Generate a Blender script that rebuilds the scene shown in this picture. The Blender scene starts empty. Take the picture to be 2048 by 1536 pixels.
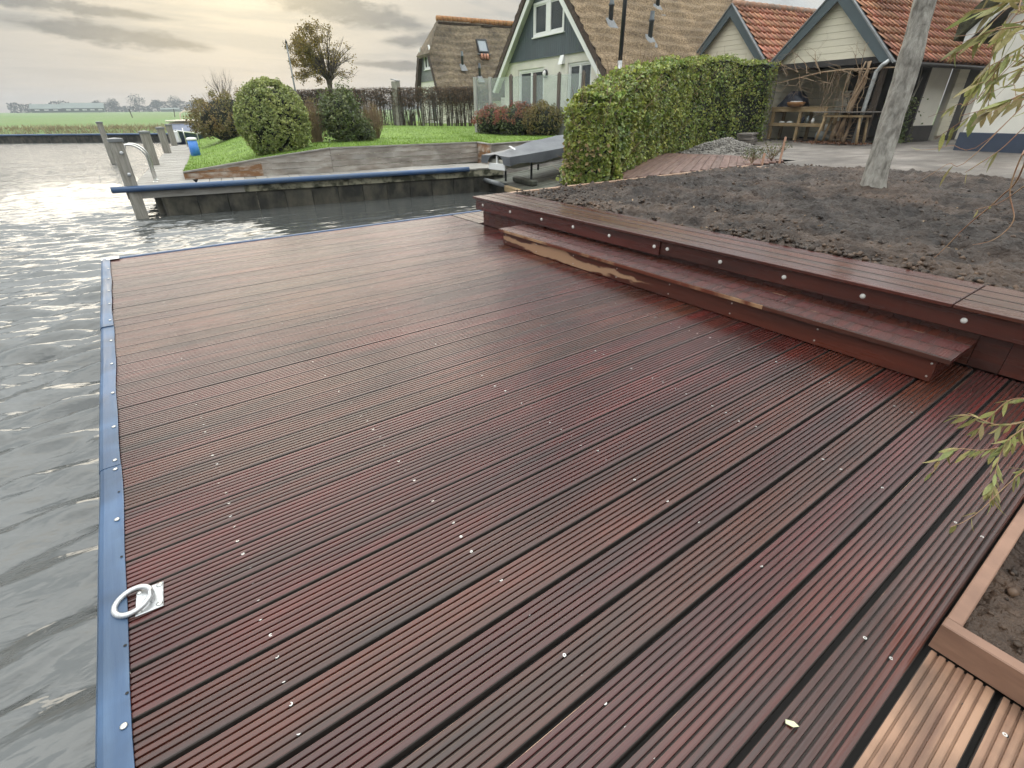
import bpy, math, random
import numpy as np
from mathutils import Matrix, Vector, noise as mnoise

R = math.radians
random.seed(7)
rng = np.random.default_rng(7)
sc = bpy.context.scene
col = sc.collection

# ------------------------------------------------------------------ camera
cam_d = bpy.data.cameras.new("camera")
cam = bpy.data.objects.new("camera", cam_d)
col.objects.link(cam)
cam_d.sensor_width = 36.0
cam_d.lens = 36.0 * 986.0 / 2048.0
cam_d.clip_start = 0.05
cam_d.clip_end = 5000.0
cam.matrix_world = (Matrix.Translation((0, 0, 1.31)) @ Matrix.Rotation(R(-35.77), 4, 'Z')
                    @ Matrix.Rotation(R(90 - 29.03), 4, 'X') @ Matrix.Rotation(R(-0.46), 4, 'Z'))
sc.camera = cam

# ------------------------------------------------------------------ sky, sun, exposure
SUN_AZ, SUN_EL = R(12.0), R(15.0)          # azimuth clockwise from +Y
SUN_DIR = (math.sin(SUN_AZ) * math.cos(SUN_EL), math.cos(SUN_AZ) * math.cos(SUN_EL), math.sin(SUN_EL))
world = bpy.data.worlds.new("World")
sc.world = world
world.use_nodes = True


def build_world():
    nt = world.node_tree
    N, L = nt.nodes, nt.links
    N.clear()

    def n(t, **k):
        o = N.new(t)
        for a, b in k.items():
            setattr(o, a, b)
        return o

    def m(op, a, b=None, c=None, clamp=False):
        o = n('ShaderNodeMath', operation=op)
        o.use_clamp = clamp
        for i, v in enumerate((a, b, c)):
            if v is None:
                continue
            if isinstance(v, (int, float)):
                o.inputs[i].default_value = v
            else:
                L.new(v, o.inputs[i])
        return o.outputs[0]

    def mix(f, a, b, mode='MIX'):
        o = n('ShaderNodeMix', data_type='RGBA', blend_type=mode)
        o.clamp_factor = True
        for i, v in ((0, f), (6, a), (7, b)):
            if isinstance(v, (int, float)):
                o.inputs[i].default_value = v
            elif isinstance(v, tuple):
                o.inputs[i].default_value = (*v, 1)
            else:
                L.new(v, o.inputs[i])
        return o.outputs[2]

    def ramp(v, lo, hi):
        o = n('ShaderNodeMapRange', interpolation_type='SMOOTHSTEP')
        L.new(v, o.inputs[0])
        o.inputs[1].default_value = lo
        o.inputs[2].default_value = hi
        return o.outputs[0]

    out = n('ShaderNodeOutputWorld')
    bg = n('ShaderNodeBackground')
    bg.inputs[1].default_value = 0.1
    L.new(bg.outputs[0], out.inputs[0])
    sky = n('ShaderNodeTexSky', sky_type='NISHITA', sun_disc=False)
    sky.sun_elevation = SUN_EL
    sky.sun_rotation = SUN_AZ
    sky.air_density, sky.dust_density, sky.ozone_density = 1.0, 2.0, 1.0
    tc = n('ShaderNodeTexCoord')
    nrm = n('ShaderNodeVectorMath', operation='NORMALIZE')
    L.new(tc.outputs['Generated'], nrm.inputs[0])
    d = nrm.outputs[0]
    sep = n('ShaderNodeSeparateXYZ')
    L.new(d, sep.inputs[0])
    x, y, z = sep.outputs
    zc = m('MAXIMUM', z, 0.0)
    # cloud sheet seen in perspective
    den = m('ADD', zc, 0.10)
    comb = n('ShaderNodeCombineXYZ')
    L.new(m('DIVIDE', x, den), comb.inputs[0])
    L.new(m('DIVIDE', y, den), comb.inputs[1])
    mp = n('ShaderNodeMapping')
    mp.inputs['Rotation'].default_value = (0, 0, R(28))
    mp.inputs['Scale'].default_value = (0.75, 1.5, 1.0)
    mp.inputs['Location'].default_value = (3.1, 1.2, 0.0)
    L.new(comb.outputs[0], mp.inputs[0])
    nz = n('ShaderNodeTexNoise')
    nz.inputs['Scale'].default_value = 0.95
    nz.inputs['Detail'].default_value = 8.0
    nz.inputs['Roughness'].default_value = 0.58
    nz.inputs['Distortion'].default_value = 0.35
    L.new(mp.outputs[0], nz.inputs['Vector'])
    nz2 = n('ShaderNodeTexNoise')
    nz2.inputs['Scale'].default_value = 2.7
    nz2.inputs['Detail'].default_value = 7.0
    nz2.inputs['Roughness'].default_value = 0.6
    L.new(mp.outputs[0], nz2.inputs['Vector'])
    cov = m('ADD', m('MULTIPLY', nz.outputs['Fac'], 0.75), m('MULTIPLY', nz2.outputs['Fac'], 0.25))
    dark = ramp(cov, 0.46, 0.60)
    wisp = ramp(nz2.outputs['Fac'], 0.50, 0.72)
    # one long grey cloud bank low on the left, a direction in the sky
    az = m('ARCTAN2', x, y)
    el = m('ARCSINE', zc)
    tears = n('ShaderNodeTexNoise')
    tears.inputs['Scale'].default_value = 1.0
    tears.inputs['Detail'].default_value = 8.0
    tears.inputs['Roughness'].default_value = 0.62
    ae = n('ShaderNodeCombineXYZ')
    L.new(m('MULTIPLY', az, 26.0), ae.inputs[0])
    L.new(m('MULTIPLY', el, 70.0), ae.inputs[1])
    L.new(ae.outputs[0], tears.inputs['Vector'])
    tf = tears.outputs['Fac']

    def cloud_bank(a0, half, e0, slope, thick):
        """a torn strip of cloud along a line in azimuth and elevation"""
        mid_ = m('ADD', m('MULTIPLY', m('SUBTRACT', az, a0), slope), e0)
        off_ = m('SUBTRACT', el, mid_)
        tp = m('SUBTRACT', 1.0, m('POWER', m('ABSOLUTE', m('DIVIDE', m('SUBTRACT', az, a0), half)), 2.0), clamp=True)
        wd = m('MULTIPLY', m('MULTIPLY', tp, thick), m('ADD', m('MULTIPLY', tf, 2.4), -0.2))
        b_ = m('SUBTRACT', 1.0, ramp(m('SUBTRACT', m('ABSOLUTE', off_), wd), -thick * 0.55, thick * 0.30))
        return m('MULTIPLY', b_, ramp(tp, 0.0, 0.4))
    bank = cloud_bank(0.045, 0.135, 0.0945, -0.085, 0.013)
    for q in ((0.35, 0.17, 0.143, -0.17, 0.020), (0.44, 0.09, 0.067, -0.03, 0.007), (-0.02, 0.16, 0.124, -0.05, 0.008), (0.52, 0.12, 0.105, 0.05, 0.012), (-0.35, 0.22, 0.11, 0.05, 0.016), (1.2, 0.3, 0.2, -0.04, 0.03)):
        bank = m('MAXIMUM', bank, cloud_bank(*q))
    # brightness rises with elevation as under any overcast
    up = m('ADD', m('ADD', m('MULTIPLY', zc, 0.9), 0.55), m('MULTIPLY', ramp(zc, 0.18, 0.9), 1.9))
    low = ramp(zc, 0.0, 0.16)
    base = mix(low, (6.0, 5.9, 5.65), (6.1, 5.7, 5.0))
    base = mix(ramp(zc, 0.12, 0.42), base, (6.6, 6.9, 7.0))
    # away from the sun the veil is cooler
    dotn = n('ShaderNodeVectorMath', operation='DOT_PRODUCT')
    L.new(d, dotn.inputs[0])
    dotn.inputs[1].default_value = SUN_DIR
    sd = dotn.outputs['Value']
    base = mix(m('SUBTRACT', 1.0, ramp(sd, 0.60, 0.96)), base, (6.8, 7.0, 6.9))
    glow = m('POWER', m('MAXIMUM', sd, 0.0), 45.0)
    glow2 = m('POWER', m('MAXIMUM', sd, 0.0), 220.0)
    c = mix(m('MULTIPLY', wisp, 0.45), base, (7.6, 7.0, 5.9))
    c = mix(m('MULTIPLY', dark, m('ADD', m('MULTIPLY', ramp(zc, 0.03, 0.14), 0.50), 0.16)), c, (3.1, 3.45, 3.7))
    c = mix(m('MULTIPLY', bank, m('ADD', m('MULTIPLY', tf, 0.5), 0.6)), c, (1.9, 2.15, 2.35))
    gl = mix(m('MULTIPLY', glow, 0.9), (0.0, 0.0, 0.0), (3.5, 2.7, 1.0))
    c = mix(1.0, c, gl, 'ADD')
    gl2 = mix(m('MULTIPLY', glow2, 0.8), (0.0, 0.0, 0.0), (5.0, 4.2, 2.4))
    c = mix(1.0, c, gl2, 'ADD')
    upc = n('ShaderNodeCombineXYZ')
    for i in range(3):
        L.new(up, upc.inputs[i])
    c = mix(1.0, c, upc.outputs[0], 'MULTIPLY')
    c = mix(0.975, sky.outputs[0], c)
    L.new(c, bg.inputs[0])


build_world()
sun_d = bpy.data.lights.new("sun", 'SUN')
sun_d.energy = 0.8
sun_d.angle = R(44)
sun_d.color = (1.0, 0.9, 0.74)
sun = bpy.data.objects.new("sun", sun_d)
col.objects.link(sun)
sun.rotation_euler = Vector(SUN_DIR).to_track_quat('Z', 'Y').to_euler()
sc.view_settings.view_transform = 'Standard'
sc.view_settings.look = 'None'
sc.view_settings.exposure = 0.60
sc.view_settings.gamma = 1.0
sc.view_settings.use_curve_mapping = False
sc.cycles.use_denoising = True
sc.cycles.max_bounces = 5
sc.cycles.diffuse_bounces = 2
sc.cycles.glossy_bounces = 2
sc.cycles.use_adaptive_sampling = True
sc.cycles.adaptive_threshold = 0.03
sc.cycles.transmission_bounces = 4
sc.cycles.transparent_max_bounces = 8
sc.cycles.volume_bounces = 0
sc.cycles.caustics_reflective = False
sc.cycles.caustics_refractive = False

# ------------------------------------------------------------------ helpers
COLS = {}


class MB:
    """collects faces; build() links them as one mesh object"""

    def __init__(s):
        s.v, s.f, s.mi = [], [], []
        s.cur = 0

    def add(s, vs, fs):
        o = len(s.v)
        s.v += [tuple(p) for p in vs]
        s.f += [tuple(i + o for i in f) for f in fs]
        s.mi += [s.cur] * len(fs)

    def box(s, x0, x1, y0, y1, z0, z1, M=None):
        p = [(x, y, z) for z in (z0, z1) for y in (y0, y1) for x in (x0, x1)]
        if M is not None:
            p = [tuple(M @ Vector(q)) for q in p]
        s.add(p, [(0, 2, 3, 1), (4, 5, 7, 6), (0, 1, 5, 4), (2, 6, 7, 3), (0, 4, 6, 2), (1, 3, 7, 5)])
        return s

    def bbox(s, x0, x1, y0, y1, z0, z1, b=0.004, M=None):
        """box with chamfered edges on its top and sides"""
        vs, fs = [], []
        for (z, i) in ((z0, b), (z0 + b, 0), (z1 - b, 0), (z1, b)):
            vs += [(x0 + i, y0 + i, z), (x1 - i, y0 + i, z), (x1 - i, y1 - i, z), (x0 + i, y1 - i, z)]
        for k in range(3):
            for j in range(4):
                a, c = k * 4 + j, k * 4 + (j + 1) % 4
                fs.append((a, c, c + 4, a + 4))
        fs += [(3, 2, 1, 0), (12, 13, 14, 15)]
        if M is not None:
            vs = [tuple(M @ Vector(q)) for q in vs]
        s.add(vs, fs)
        return s

    def tube(s, pts, rad, n=6, cap=True):
        pts = [Vector(p) for p in pts]
        if not hasattr(rad, '__len__'):
            rad = [rad] * len(pts)
        vs, fs = [], []
        side = None
        for i, p in enumerate(pts):
            t = (pts[min(i + 1, len(pts) - 1)] - pts[max(i - 1, 0)])
            if t.length < 1e-9:
                t = Vector((0, 0, 1))
            t.normalize()
            if side is None:
                side = t.orthogonal().normalized()
            else:
                side = (side - t * side.dot(t))
                side = side.normalized() if side.length > 1e-6 else t.orthogonal().normalized()
            up = t.cross(side)
            for k in range(n):
                a = 2 * math.pi * k / n
                vs.append(p + (side * math.cos(a) + up * math.sin(a)) * rad[i])
        for i in range(len(pts) - 1):
            for k in range(n):
                a, b = i * n + k, i * n + (k + 1) % n
                fs.append((a, b, b + n, a + n))
        if cap:
            fs.append(tuple(reversed(range(n))))
            fs.append(tuple((len(pts) - 1) * n + k for k in range(n)))
        s.add(vs, fs)
        return s

    def disc(s, c, nrm, r, h=0.003, n=10, dome=0.0):
        c = Vector(c)
        nrm = Vector(nrm).normalized()
        a = nrm.orthogonal().normalized()
        b = nrm.cross(a)
        vs = []
        rings = [(r, 0.0), (r, h)] + ([(r * .75, h + dome * .7), (r * .35, h + dome)] if dome else [])
        for rr, hh in rings:
            for k in range(n):
                t = 2 * math.pi * k / n
                vs.append(c + (a * math.cos(t) + b * math.sin(t)) * rr + nrm * hh)
        fs = []
        for i in range(len(rings) - 1):
            for k in range(n):
                p, q = i * n + k, i * n + (k + 1) % n
                fs.append((p, q, q + n, p + n))
        fs.append(tuple((len(rings) - 1) * n + k for k in range(n)))
        s.add(vs, fs)
        return s

    def prism(s, poly, a, b):
        """poly: list of (y, z); extruded along x from a to b"""
        n = len(poly)
        vs = [(a, p, q) for p, q in poly] + [(b, p, q) for p, q in poly]
        fs = [tuple(range(n)), tuple(reversed(range(n, 2 * n)))]
        fs += [(i, i + n, (i + 1) % n + n, (i + 1) % n) for i in range(n)]
        s.add(vs, fs)
        return s

    def build(s, name, mats, parent=None, smooth=False):
        me = bpy.data.meshes.new(name)
        me.from_pydata(s.v, [], s.f)
        return link(name, me, mats, parent, smooth, s.mi if any(s.mi) else None)


def link(name, me, mats, parent=None, smooth=False, mi=None):
    if not isinstance(mats, (list, tuple)):
        mats = [mats]
    for mm in mats:
        me.materials.append(mm)
    if mi is not None:
        me.polygons.foreach_set('material_index', mi)
    if smooth:
        me.polygons.foreach_set('use_smooth', [True] * len(me.polygons))
    me.update()
    o = bpy.data.objects.new(name, me)
    col.objects.link(o)
    if parent is not None:
        o.parent = parent
    return o


def np_mesh(name, V, F, mats, parent=None, smooth=False, mi=None):
    """V (n,3), F (m,k) numpy"""
    me = bpy.data.meshes.new(name)
    V = np.asarray(V, np.float32)
    F = np.asarray(F, np.int32)
    m_, k = F.shape
    me.vertices.add(len(V))
    me.vertices.foreach_set('co', V.ravel())
    me.loops.add(m_ * k)
    me.loops.foreach_set('vertex_index', F.ravel())
    me.polygons.add(m_)
    me.polygons.foreach_set('loop_start', np.arange(0, m_ * k, k, dtype=np.int32))
    me.update(calc_edges=True)
    return link(name, me, mats, parent, smooth, mi)


def dup(o, parent=None, name=None):
    c = o.copy()
    if name:
        c.name = name
    col.objects.link(c)
    c.parent = parent
    return c


def tag(o, label=None, cat=None, group=None, kind=None):
    if label:
        o['label'] = label
    if cat:
        o['category'] = cat
    if group:
        o['group'] = group
    if kind:
        o['kind'] = kind
    return o


def thing(name, label, cat, loc=(0, 0, 0), rz=0.0, group=None):
    o = bpy.data.objects.new(name, None)
    o.empty_display_size = 0.1
    col.objects.link(o)
    o.location = loc
    o.rotation_euler = (0, 0, rz)
    return tag(o, label, cat, group)


def grid_faces(nx, ny):
    i = np.arange(nx * ny).reshape(ny, nx)
    return np.stack([i[:-1, :-1], i[:-1, 1:], i[1:, 1:], i[1:, :-1]], -1).reshape(-1, 4)


_perm = rng.random((64, 64, 4))


def vnoise(x, y, k=0):
    """smooth value noise, tiles every 64"""
    x, y = np.asarray(x, float), np.asarray(y, float)
    xi, yi = np.floor(x).astype(int), np.floor(y).astype(int)
    fx, fy = x - xi, y - yi
    fx, fy = fx * fx * (3 - 2 * fx), fy * fy * (3 - 2 * fy)
    T = _perm[:, :, k % 4]
    a, b = T[xi % 64, yi % 64], T[(xi + 1) % 64, yi % 64]
    c, d = T[xi % 64, (yi + 1) % 64], T[(xi + 1) % 64, (yi + 1) % 64]
    return (a * (1 - fx) + b * fx) * (1 - fy) + (c * (1 - fx) + d * fx) * fy - 0.5


def fbm(x, y, o=4, k=0):
    return sum(vnoise(x * 2 ** i + 7.3 * i, y * 2 ** i - 3.1 * i, k + i) / 2 ** i for i in range(o))


def smooth(a, b, x):
    t = np.clip((np.asarray(x, float) - a) / (b - a), 0, 1)
    return t * t * (3 - 2 * t)


# ------------------------------------------------------------------ materials
def mat(name, base, rough=0.6, var=0.0, col2=None, scale=4.0, stretch=(1, 1, 1), detail=5.0, bump=0.0, bscale=None,
        isl=0.0, rnd=0.0, spec=0.5, metal=0.0, coat=0.0, trans=0.0, rvar=0.0, sub=0.0, coords='Object', lo=0.35, hi=0.68,
        huevar=0.0, bdist=0.01):
    """one Principled material: noise between two colours, tone per object (rnd) or per loose piece (isl), noise bump"""
    m = bpy.data.materials.new(name)
    m.use_nodes = True
    nt = m.node_tree
    N, L = nt.nodes, nt.links
    b = N['Principled BSDF']
    b.inputs['Roughness'].default_value = rough
    b.inputs['Metallic'].default_value = metal
    b.inputs['Specular IOR Level'].default_value = spec
    b.inputs['Coat Weight'].default_value = coat
    b.inputs['Coat Roughness'].default_value = 0.12
    tc = N.new('ShaderNodeTexCoord')
    vec = tc.outputs[coords]
    if rnd or coords == 'Object':
        oi = N.new('ShaderNodeObjectInfo')
        ad = N.new('ShaderNodeVectorMath')
        ad.operation = 'MULTIPLY_ADD'
        cx = N.new('ShaderNodeCombineXYZ')
        for i in range(3):
            L.new(oi.outputs['Random'], cx.inputs[i])
        L.new(cx.outputs[0], ad.inputs[0])
        ad.inputs[1].default_value = (37.0, 53.0, 71.0)
        L.new(vec, ad.inputs[2])
        vec = ad.outputs[0]
    mp = N.new('ShaderNodeMapping')
    mp.inputs['Scale'].default_value = stretch
    L.new(vec, mp.inputs[0])
    nz = N.new('ShaderNodeTexNoise')
    nz.inputs['Scale'].default_value = scale
    nz.inputs['Detail'].default_value = detail
    nz.inputs['Roughness'].default_value = 0.6
    L.new(mp.outputs[0], nz.inputs['Vector'])
    rmp = N.new('ShaderNodeMapRange')
    L.new(nz.outputs['Fac'], rmp.inputs[0])
    rmp.inputs[1].default_value = lo
    rmp.inputs[2].default_value = hi
    if col2 is None:
        col2 = tuple(c * (1 - var) for c in base)
    mx = N.new('ShaderNodeMix')
    mx.data_type = 'RGBA'
    mx.inputs[6].default_value = (*base, 1)
    mx.inputs[7].default_value = (*col2, 1)
    L.new(rmp.outputs[0], mx.inputs[0])
    c = mx.outputs[2]
    if rnd or isl:
        hs = N.new('ShaderNodeHueSaturation')
        L.new(c, hs.inputs['Color'])
        if isl:
            ge = N.new('ShaderNodeNewGeometry')
            src = ge.outputs['Random Per Island']
        else:
            src = N.new('ShaderNodeObjectInfo').outputs['Random']
        a = isl or rnd
        mr = N.new('ShaderNodeMapRange')
        L.new(src, mr.inputs[0])
        mr.inputs[3].default_value = 1 - a
        mr.inputs[4].default_value = 1 + a
        L.new(mr.outputs[0], hs.inputs['Value'])
        if huevar:
            # a second, decorrelated draw
            w = N.new('ShaderNodeMath')
            w.operation = 'MULTIPLY'
            L.new(src, w.inputs[0])
            w.inputs[1].default_value = 17.3
            fr = N.new('ShaderNodeMath')
            fr.operation = 'FRACT'
            L.new(w.outputs[0], fr.inputs[0])
            m2 = N.new('ShaderNodeMapRange')
            L.new(fr.outputs[0], m2.inputs[0])
            m2.inputs[3].default_value = 0.5 - huevar
            m2.inputs[4].default_value = 0.5 + huevar
            L.new(m2.outputs[0], hs.inputs['Hue'])
        c = hs.outputs[0]
    L.new(c, b.inputs['Base Color'])
    if rvar:
        rr = N.new('ShaderNodeMapRange')
        L.new(nz.outputs['Fac'], rr.inputs[0])
        rr.inputs[1].default_value = 0.3
        rr.inputs[2].default_value = 0.7
        rr.inputs[3].default_value = max(rough - rvar, 0.02)
        rr.inputs[4].default_value = rough + rvar
        L.new(rr.outputs[0], b.inputs['Roughness'])
    if bump:
        bp = N.new('ShaderNodeBump')
        bp.inputs['Strength'].default_value = bump
        bp.inputs['Distance'].default_value = bdist
        if bscale:
            n2 = N.new('ShaderNodeTexNoise')
            n2.inputs['Scale'].default_value = bscale
            n2.inputs['Detail'].default_value = 4
            L.new(mp.outputs[0], n2.inputs['Vector'])
            L.new(n2.outputs['Fac'], bp.inputs['Height'])
        else:
            L.new(nz.outputs['Fac'], bp.inputs['Height'])
        L.new(bp.outputs[0], b.inputs['Normal'])
    if trans:
        # thin leaves let some light through
        tb = N.new('ShaderNodeBsdfTranslucent')
        L.new(c, tb.inputs[0])
        ms = N.new('ShaderNodeMixShader')
        ms.inputs[0].default_value = trans
        L.new(b.outputs[0], ms.inputs[1])
        L.new(tb.outputs[0], ms.inputs[2])
        L.new(ms.outputs[0], N['Material Output'].inputs[0])
    return m


def glass_mat(name, tint=(0.8, 0.85, 0.85), opac=0.5, rough=0.03):
    """window glass: reflective, partly see-through"""
    m = bpy.data.materials.new(name)
    m.use_nodes = True
    N, L = m.node_tree.nodes, m.node_tree.links
    b = N['Principled BSDF']
    b.inputs['Base Color'].default_value = (*tint, 1)
    b.inputs['Roughness'].default_value = rough
    tr = N.new('ShaderNodeBsdfTransparent')
    tr.inputs[0].default_value = (0.92, 0.95, 0.94, 1)
    ms = N.new('ShaderNodeMixShader')
    ms.inputs[0].default_value = opac
    L.new(tr.outputs[0], ms.inputs[1])
    L.new(b.outputs[0], ms.inputs[2])
    L.new(ms.outputs[0], N['Material Output'].inputs[0])
    return m


M = {}
M['deck'] = mat('oiled_hardwood', (0.086, 0.020, 0.013), 0.26, col2=(0.033, 0.012, 0.009), scale=2.2, stretch=(0.55, 7, 7),
                rnd=0.20, huevar=0.012, bump=0.25, bscale=14, rvar=0.07, spec=0.42, coat=0.26, bdist=0.002)


def damp_patches(m, lo=0.68, hi=1.10, scale=1.1):
    """stains and damp patches that run across neighbouring boards"""
    N, L = m.node_tree.nodes, m.node_tree.links
    b = N['Principled BSDF']
    src = b.inputs['Base Color'].links[0].from_socket
    ge = N.new('ShaderNodeNewGeometry')
    nz = N.new('ShaderNodeTexNoise')
    nz.inputs['Scale'].default_value = scale
    nz.inputs['Detail'].default_value = 5
    nz.inputs['Distortion'].default_value = 0.6
    L.new(ge.outputs['Position'], nz.inputs['Vector'])
    mr = N.new('ShaderNodeMapRange')
    L.new(nz.outputs['Fac'], mr.inputs[0])
    mr.inputs[1].default_value, mr.inputs[2].default_value = 0.36, 0.64
    mr.inputs[3].default_value, mr.inputs[4].default_value = lo, hi
    hs = N.new('ShaderNodeHueSaturation')
    L.new(src, hs.inputs['Color'])
    L.new(mr.outputs[0], hs.inputs['Value'])
    L.new(hs.outputs[0], b.inputs['Base Color'])


damp_patches(M['deck'])
M['deck_smooth'] = mat('oiled_smooth_hardwood', (0.092, 0.026, 0.017), 0.27, col2=(0.042, 0.016, 0.012), scale=2.0,
                       stretch=(7, 0.5, 7), rnd=0.14, huevar=0.01, bump=0.15, bscale=18, rvar=0.09, spec=0.55, coat=0.3, bdist=0.002)
M['deck_pale'] = mat('dry_hardwood', (0.28, 0.165, 0.105), 0.6, col2=(0.16, 0.085, 0.055), scale=3.0, stretch=(0.6, 7, 7),
                     rnd=0.1, bump=0.3, bscale=20, bdist=0.002)
M['deck_edge'] = mat('worn_board_edge', (0.070, 0.024, 0.018), 0.32, col2=(0.40, 0.26, 0.165), scale=1.5, stretch=(1.1, 3, 3), detail=7, lo=0.60, hi=0.66, spec=0.5)
M['pale_wood'] = mat('pale_edging', (0.46, 0.31, 0.22), 0.6, col2=(0.33, 0.20, 0.13), scale=3.0, stretch=(0.6, 8, 8), rnd=0.1,
                     bump=0.3, bscale=20, bdist=0.002)
M['joist'] = mat('joist_and_gap_shade', (0.03, 0.022, 0.018), 0.7, var=0.4)  # joists, and shade painted on board sides and groove floors
M['steel'] = mat('stainless_steel', (0.62, 0.62, 0.60), 0.28, var=0.15, metal=1.0, scale=30)
M['screw'] = mat('screw_steel', (0.62, 0.61, 0.58), 0.42, var=0.2, metal=0.9, scale=60)
M['galv'] = mat('galvanised_steel', (0.62, 0.63, 0.64), 0.42, var=0.25, metal=0.75, scale=40, bump=0.15)
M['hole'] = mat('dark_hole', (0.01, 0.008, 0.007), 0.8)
M['blue'] = mat('blue_fender_rubber', (0.034, 0.076, 0.155), 0.45, col2=(0.070, 0.120, 0.200), scale=3.0, stretch=(10, 0.7, 4),
                bump=0.12, bscale=6, rvar=0.12, lo=0.4, hi=0.75, bdist=0.006)
M['blue_pipe'] = mat('blue_pipe_plastic', (0.030, 0.075, 0.175), 0.42, col2=(0.06, 0.10, 0.17), scale=2.0, bump=0.1)
M['dock_wood'] = mat('weathered_grey_wood', (0.33, 0.315, 0.285), 0.8, col2=(0.20, 0.185, 0.165), scale=3.0, stretch=(1, 6, 6),
                     rnd=0.16, bump=0.4, bscale=14, bdist=0.004)
M['post_wood'] = mat('grey_post_wood', (0.31, 0.295, 0.26), 0.8, col2=(0.17, 0.155, 0.13), scale=3.0, stretch=(9, 9, 0.7), rnd=0.12,
                     bump=0.5, bscale=10, bdist=0.005)
M['wall_board'] = mat('weathered_wall_board', (0.43, 0.40, 0.36), 0.8, col2=(0.22, 0.18, 0.145), scale=1.7, stretch=(1, 1, 4),
                      rnd=0.12, bump=0.3, bscale=9, bdist=0.006)
M['rust_board'] = mat('rust_stained_board', (0.40, 0.34, 0.28), 0.8, col2=(0.23, 0.115, 0.05), scale=3.2, stretch=(1, 1, 2),
                      rnd=0.1, bump=0.3, bdist=0.006, lo=0.38, hi=0.55)
M['quay'] = mat('stained_quay_concrete', (0.080, 0.072, 0.052), 0.75, col2=(0.014, 0.014, 0.010), scale=2.2, stretch=(1.5, 1, 0.9),
                rnd=0.15, bump=0.4, bdist=0.01, lo=0.36, hi=0.6)
M['quay_top'] = mat('flaking_quay_beam', (0.30, 0.28, 0.20), 0.8, col2=(0.045, 0.045, 0.025), scale=3.5, stretch=(1, 1, 1.2), bump=0.4,
                    lo=0.42, hi=0.56, bdist=0.01)
M['lawn'] = mat('lawn_turf', (0.165, 0.26, 0.036), 0.9, col2=(0.11, 0.185, 0.028), scale=1.3, detail=8, bump=0.6, bscale=30, bdist=0.03)
M['grass'] = mat('grass_blades', (0.19, 0.30, 0.042), 0.75, var=0.3, isl=0.35, huevar=0.02, trans=0.35)
M['field'] = mat('pasture', (0.090, 0.175, 0.035), 0.95, col2=(0.125, 0.165, 0.055), scale=0.02, stretch=(1, 1, 1), detail=9, bump=0.3)
M['straw'] = mat('dry_bank_grass', (0.33, 0.275, 0.16), 0.9, var=0.4, isl=0.35, trans=0.3)
M['bankmud'] = mat('bank_soil', (0.16, 0.15, 0.08), 0.95, col2=(0.10, 0.10, 0.05), scale=0.6, bump=0.4)
M['soil'] = mat('dark_garden_soil', (0.064, 0.036, 0.020), 0.66, col2=(0.013, 0.007, 0.0045), scale=3.0, detail=9, bump=1.0, bscale=34, rvar=0.18,
                spec=0.5, bdist=0.05)
M['clod'] = mat('soil_clods', (0.074, 0.044, 0.026), 0.55, col2=(0.018, 0.010, 0.006), scale=20, isl=0.8, bump=0.6, spec=0.4)
M['paving'] = mat('sandy_paving', (0.215, 0.19, 0.168), 0.8, col2=(0.105, 0.088, 0.075), scale=0.9, stretch=(1, 2.6, 1), detail=9, bump=0.3,
                  bscale=8)
M['slip'] = mat('mossy_slip_planks', (0.105, 0.105, 0.085), 0.7, col2=(0.050, 0.055, 0.035), scale=2.5, stretch=(1, 5, 1), rnd=0.2, bump=0.4)
M['plaster'] = mat('cream_render', (0.71, 0.68, 0.60), 0.9, var=0.05, scale=2.0, bump=0.15, bscale=60)
M['plaster_white'] = mat('white_render', (0.78, 0.755, 0.68), 0.9, var=0.06, scale=1.5, bump=0.15, bscale=60)
M['white'] = mat('white_paint', (0.80, 0.80, 0.78), 0.45, var=0.05, scale=3)
M['green_clad'] = mat('grey_green_cladding', (0.076, 0.098, 0.112), 0.6, var=0.15, rnd=0.06, scale=3, stretch=(1, 1, 0.3))
M['barge'] = mat('blue_grey_barge', (0.070, 0.095, 0.105), 0.5, var=0.15, scale=2)
M['cream_clad'] = mat('cream_cladding', (0.70, 0.655, 0.52), 0.65, var=0.08, rnd=0.04, scale=2, stretch=(1, 0.4, 3))
M['plinth'] = mat('dark_blue_plinth', (0.045, 0.060, 0.095), 0.5, var=0.2, scale=2)
M['plinth_dk'] = mat('dark_plinth', (0.045, 0.040, 0.038), 0.7, var=0.3, scale=2)
M['thatch'] = mat('golden_thatch', (0.36, 0.262, 0.155), 0.95, col2=(0.125, 0.085, 0.05), scale=15, stretch=(1, 1, 1.3), detail=9, bump=1.0,
                  bscale=34, lo=0.36, hi=0.64, bdist=0.05)
M['thatch_old'] = mat('weathered_thatch', (0.225, 0.175, 0.115), 0.95, col2=(0.085, 0.068, 0.048), scale=6, stretch=(1, 1, 1.3), detail=9, bump=1.0,
                      bscale=16, bdist=0.06)
M['thatch_edge'] = mat('thatch_cut_edge', (0.095, 0.062, 0.048), 0.95, col2=(0.03, 0.02, 0.016), scale=12, bump=0.8, bscale=25, bdist=0.04)
M['tile'] = mat('red_clay_tile', (0.50, 0.235, 0.14), 0.75, col2=(0.35, 0.165, 0.105), scale=6, rnd=0.24, huevar=0.012, bump=0.2)
M['ridge'] = mat('ridge_tile', (0.33, 0.17, 0.10), 0.8, col2=(0.17, 0.13, 0.10), scale=3, rnd=0.15, bump=0.3)
M['glass'] = glass_mat('window_glass', (0.05, 0.06, 0.065), 0.8)
M['screen_glass'] = glass_mat('screen_glass', (0.62, 0.66, 0.63), 0.22, 0.05)
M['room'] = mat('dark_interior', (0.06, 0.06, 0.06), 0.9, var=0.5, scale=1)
M['blind_or_sheen'] = mat('blind_and_pane_sheen', (0.55, 0.53, 0.52), 0.8, var=0.1, scale=2)  # real blind upstairs, painted pane sheen in the door
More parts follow.
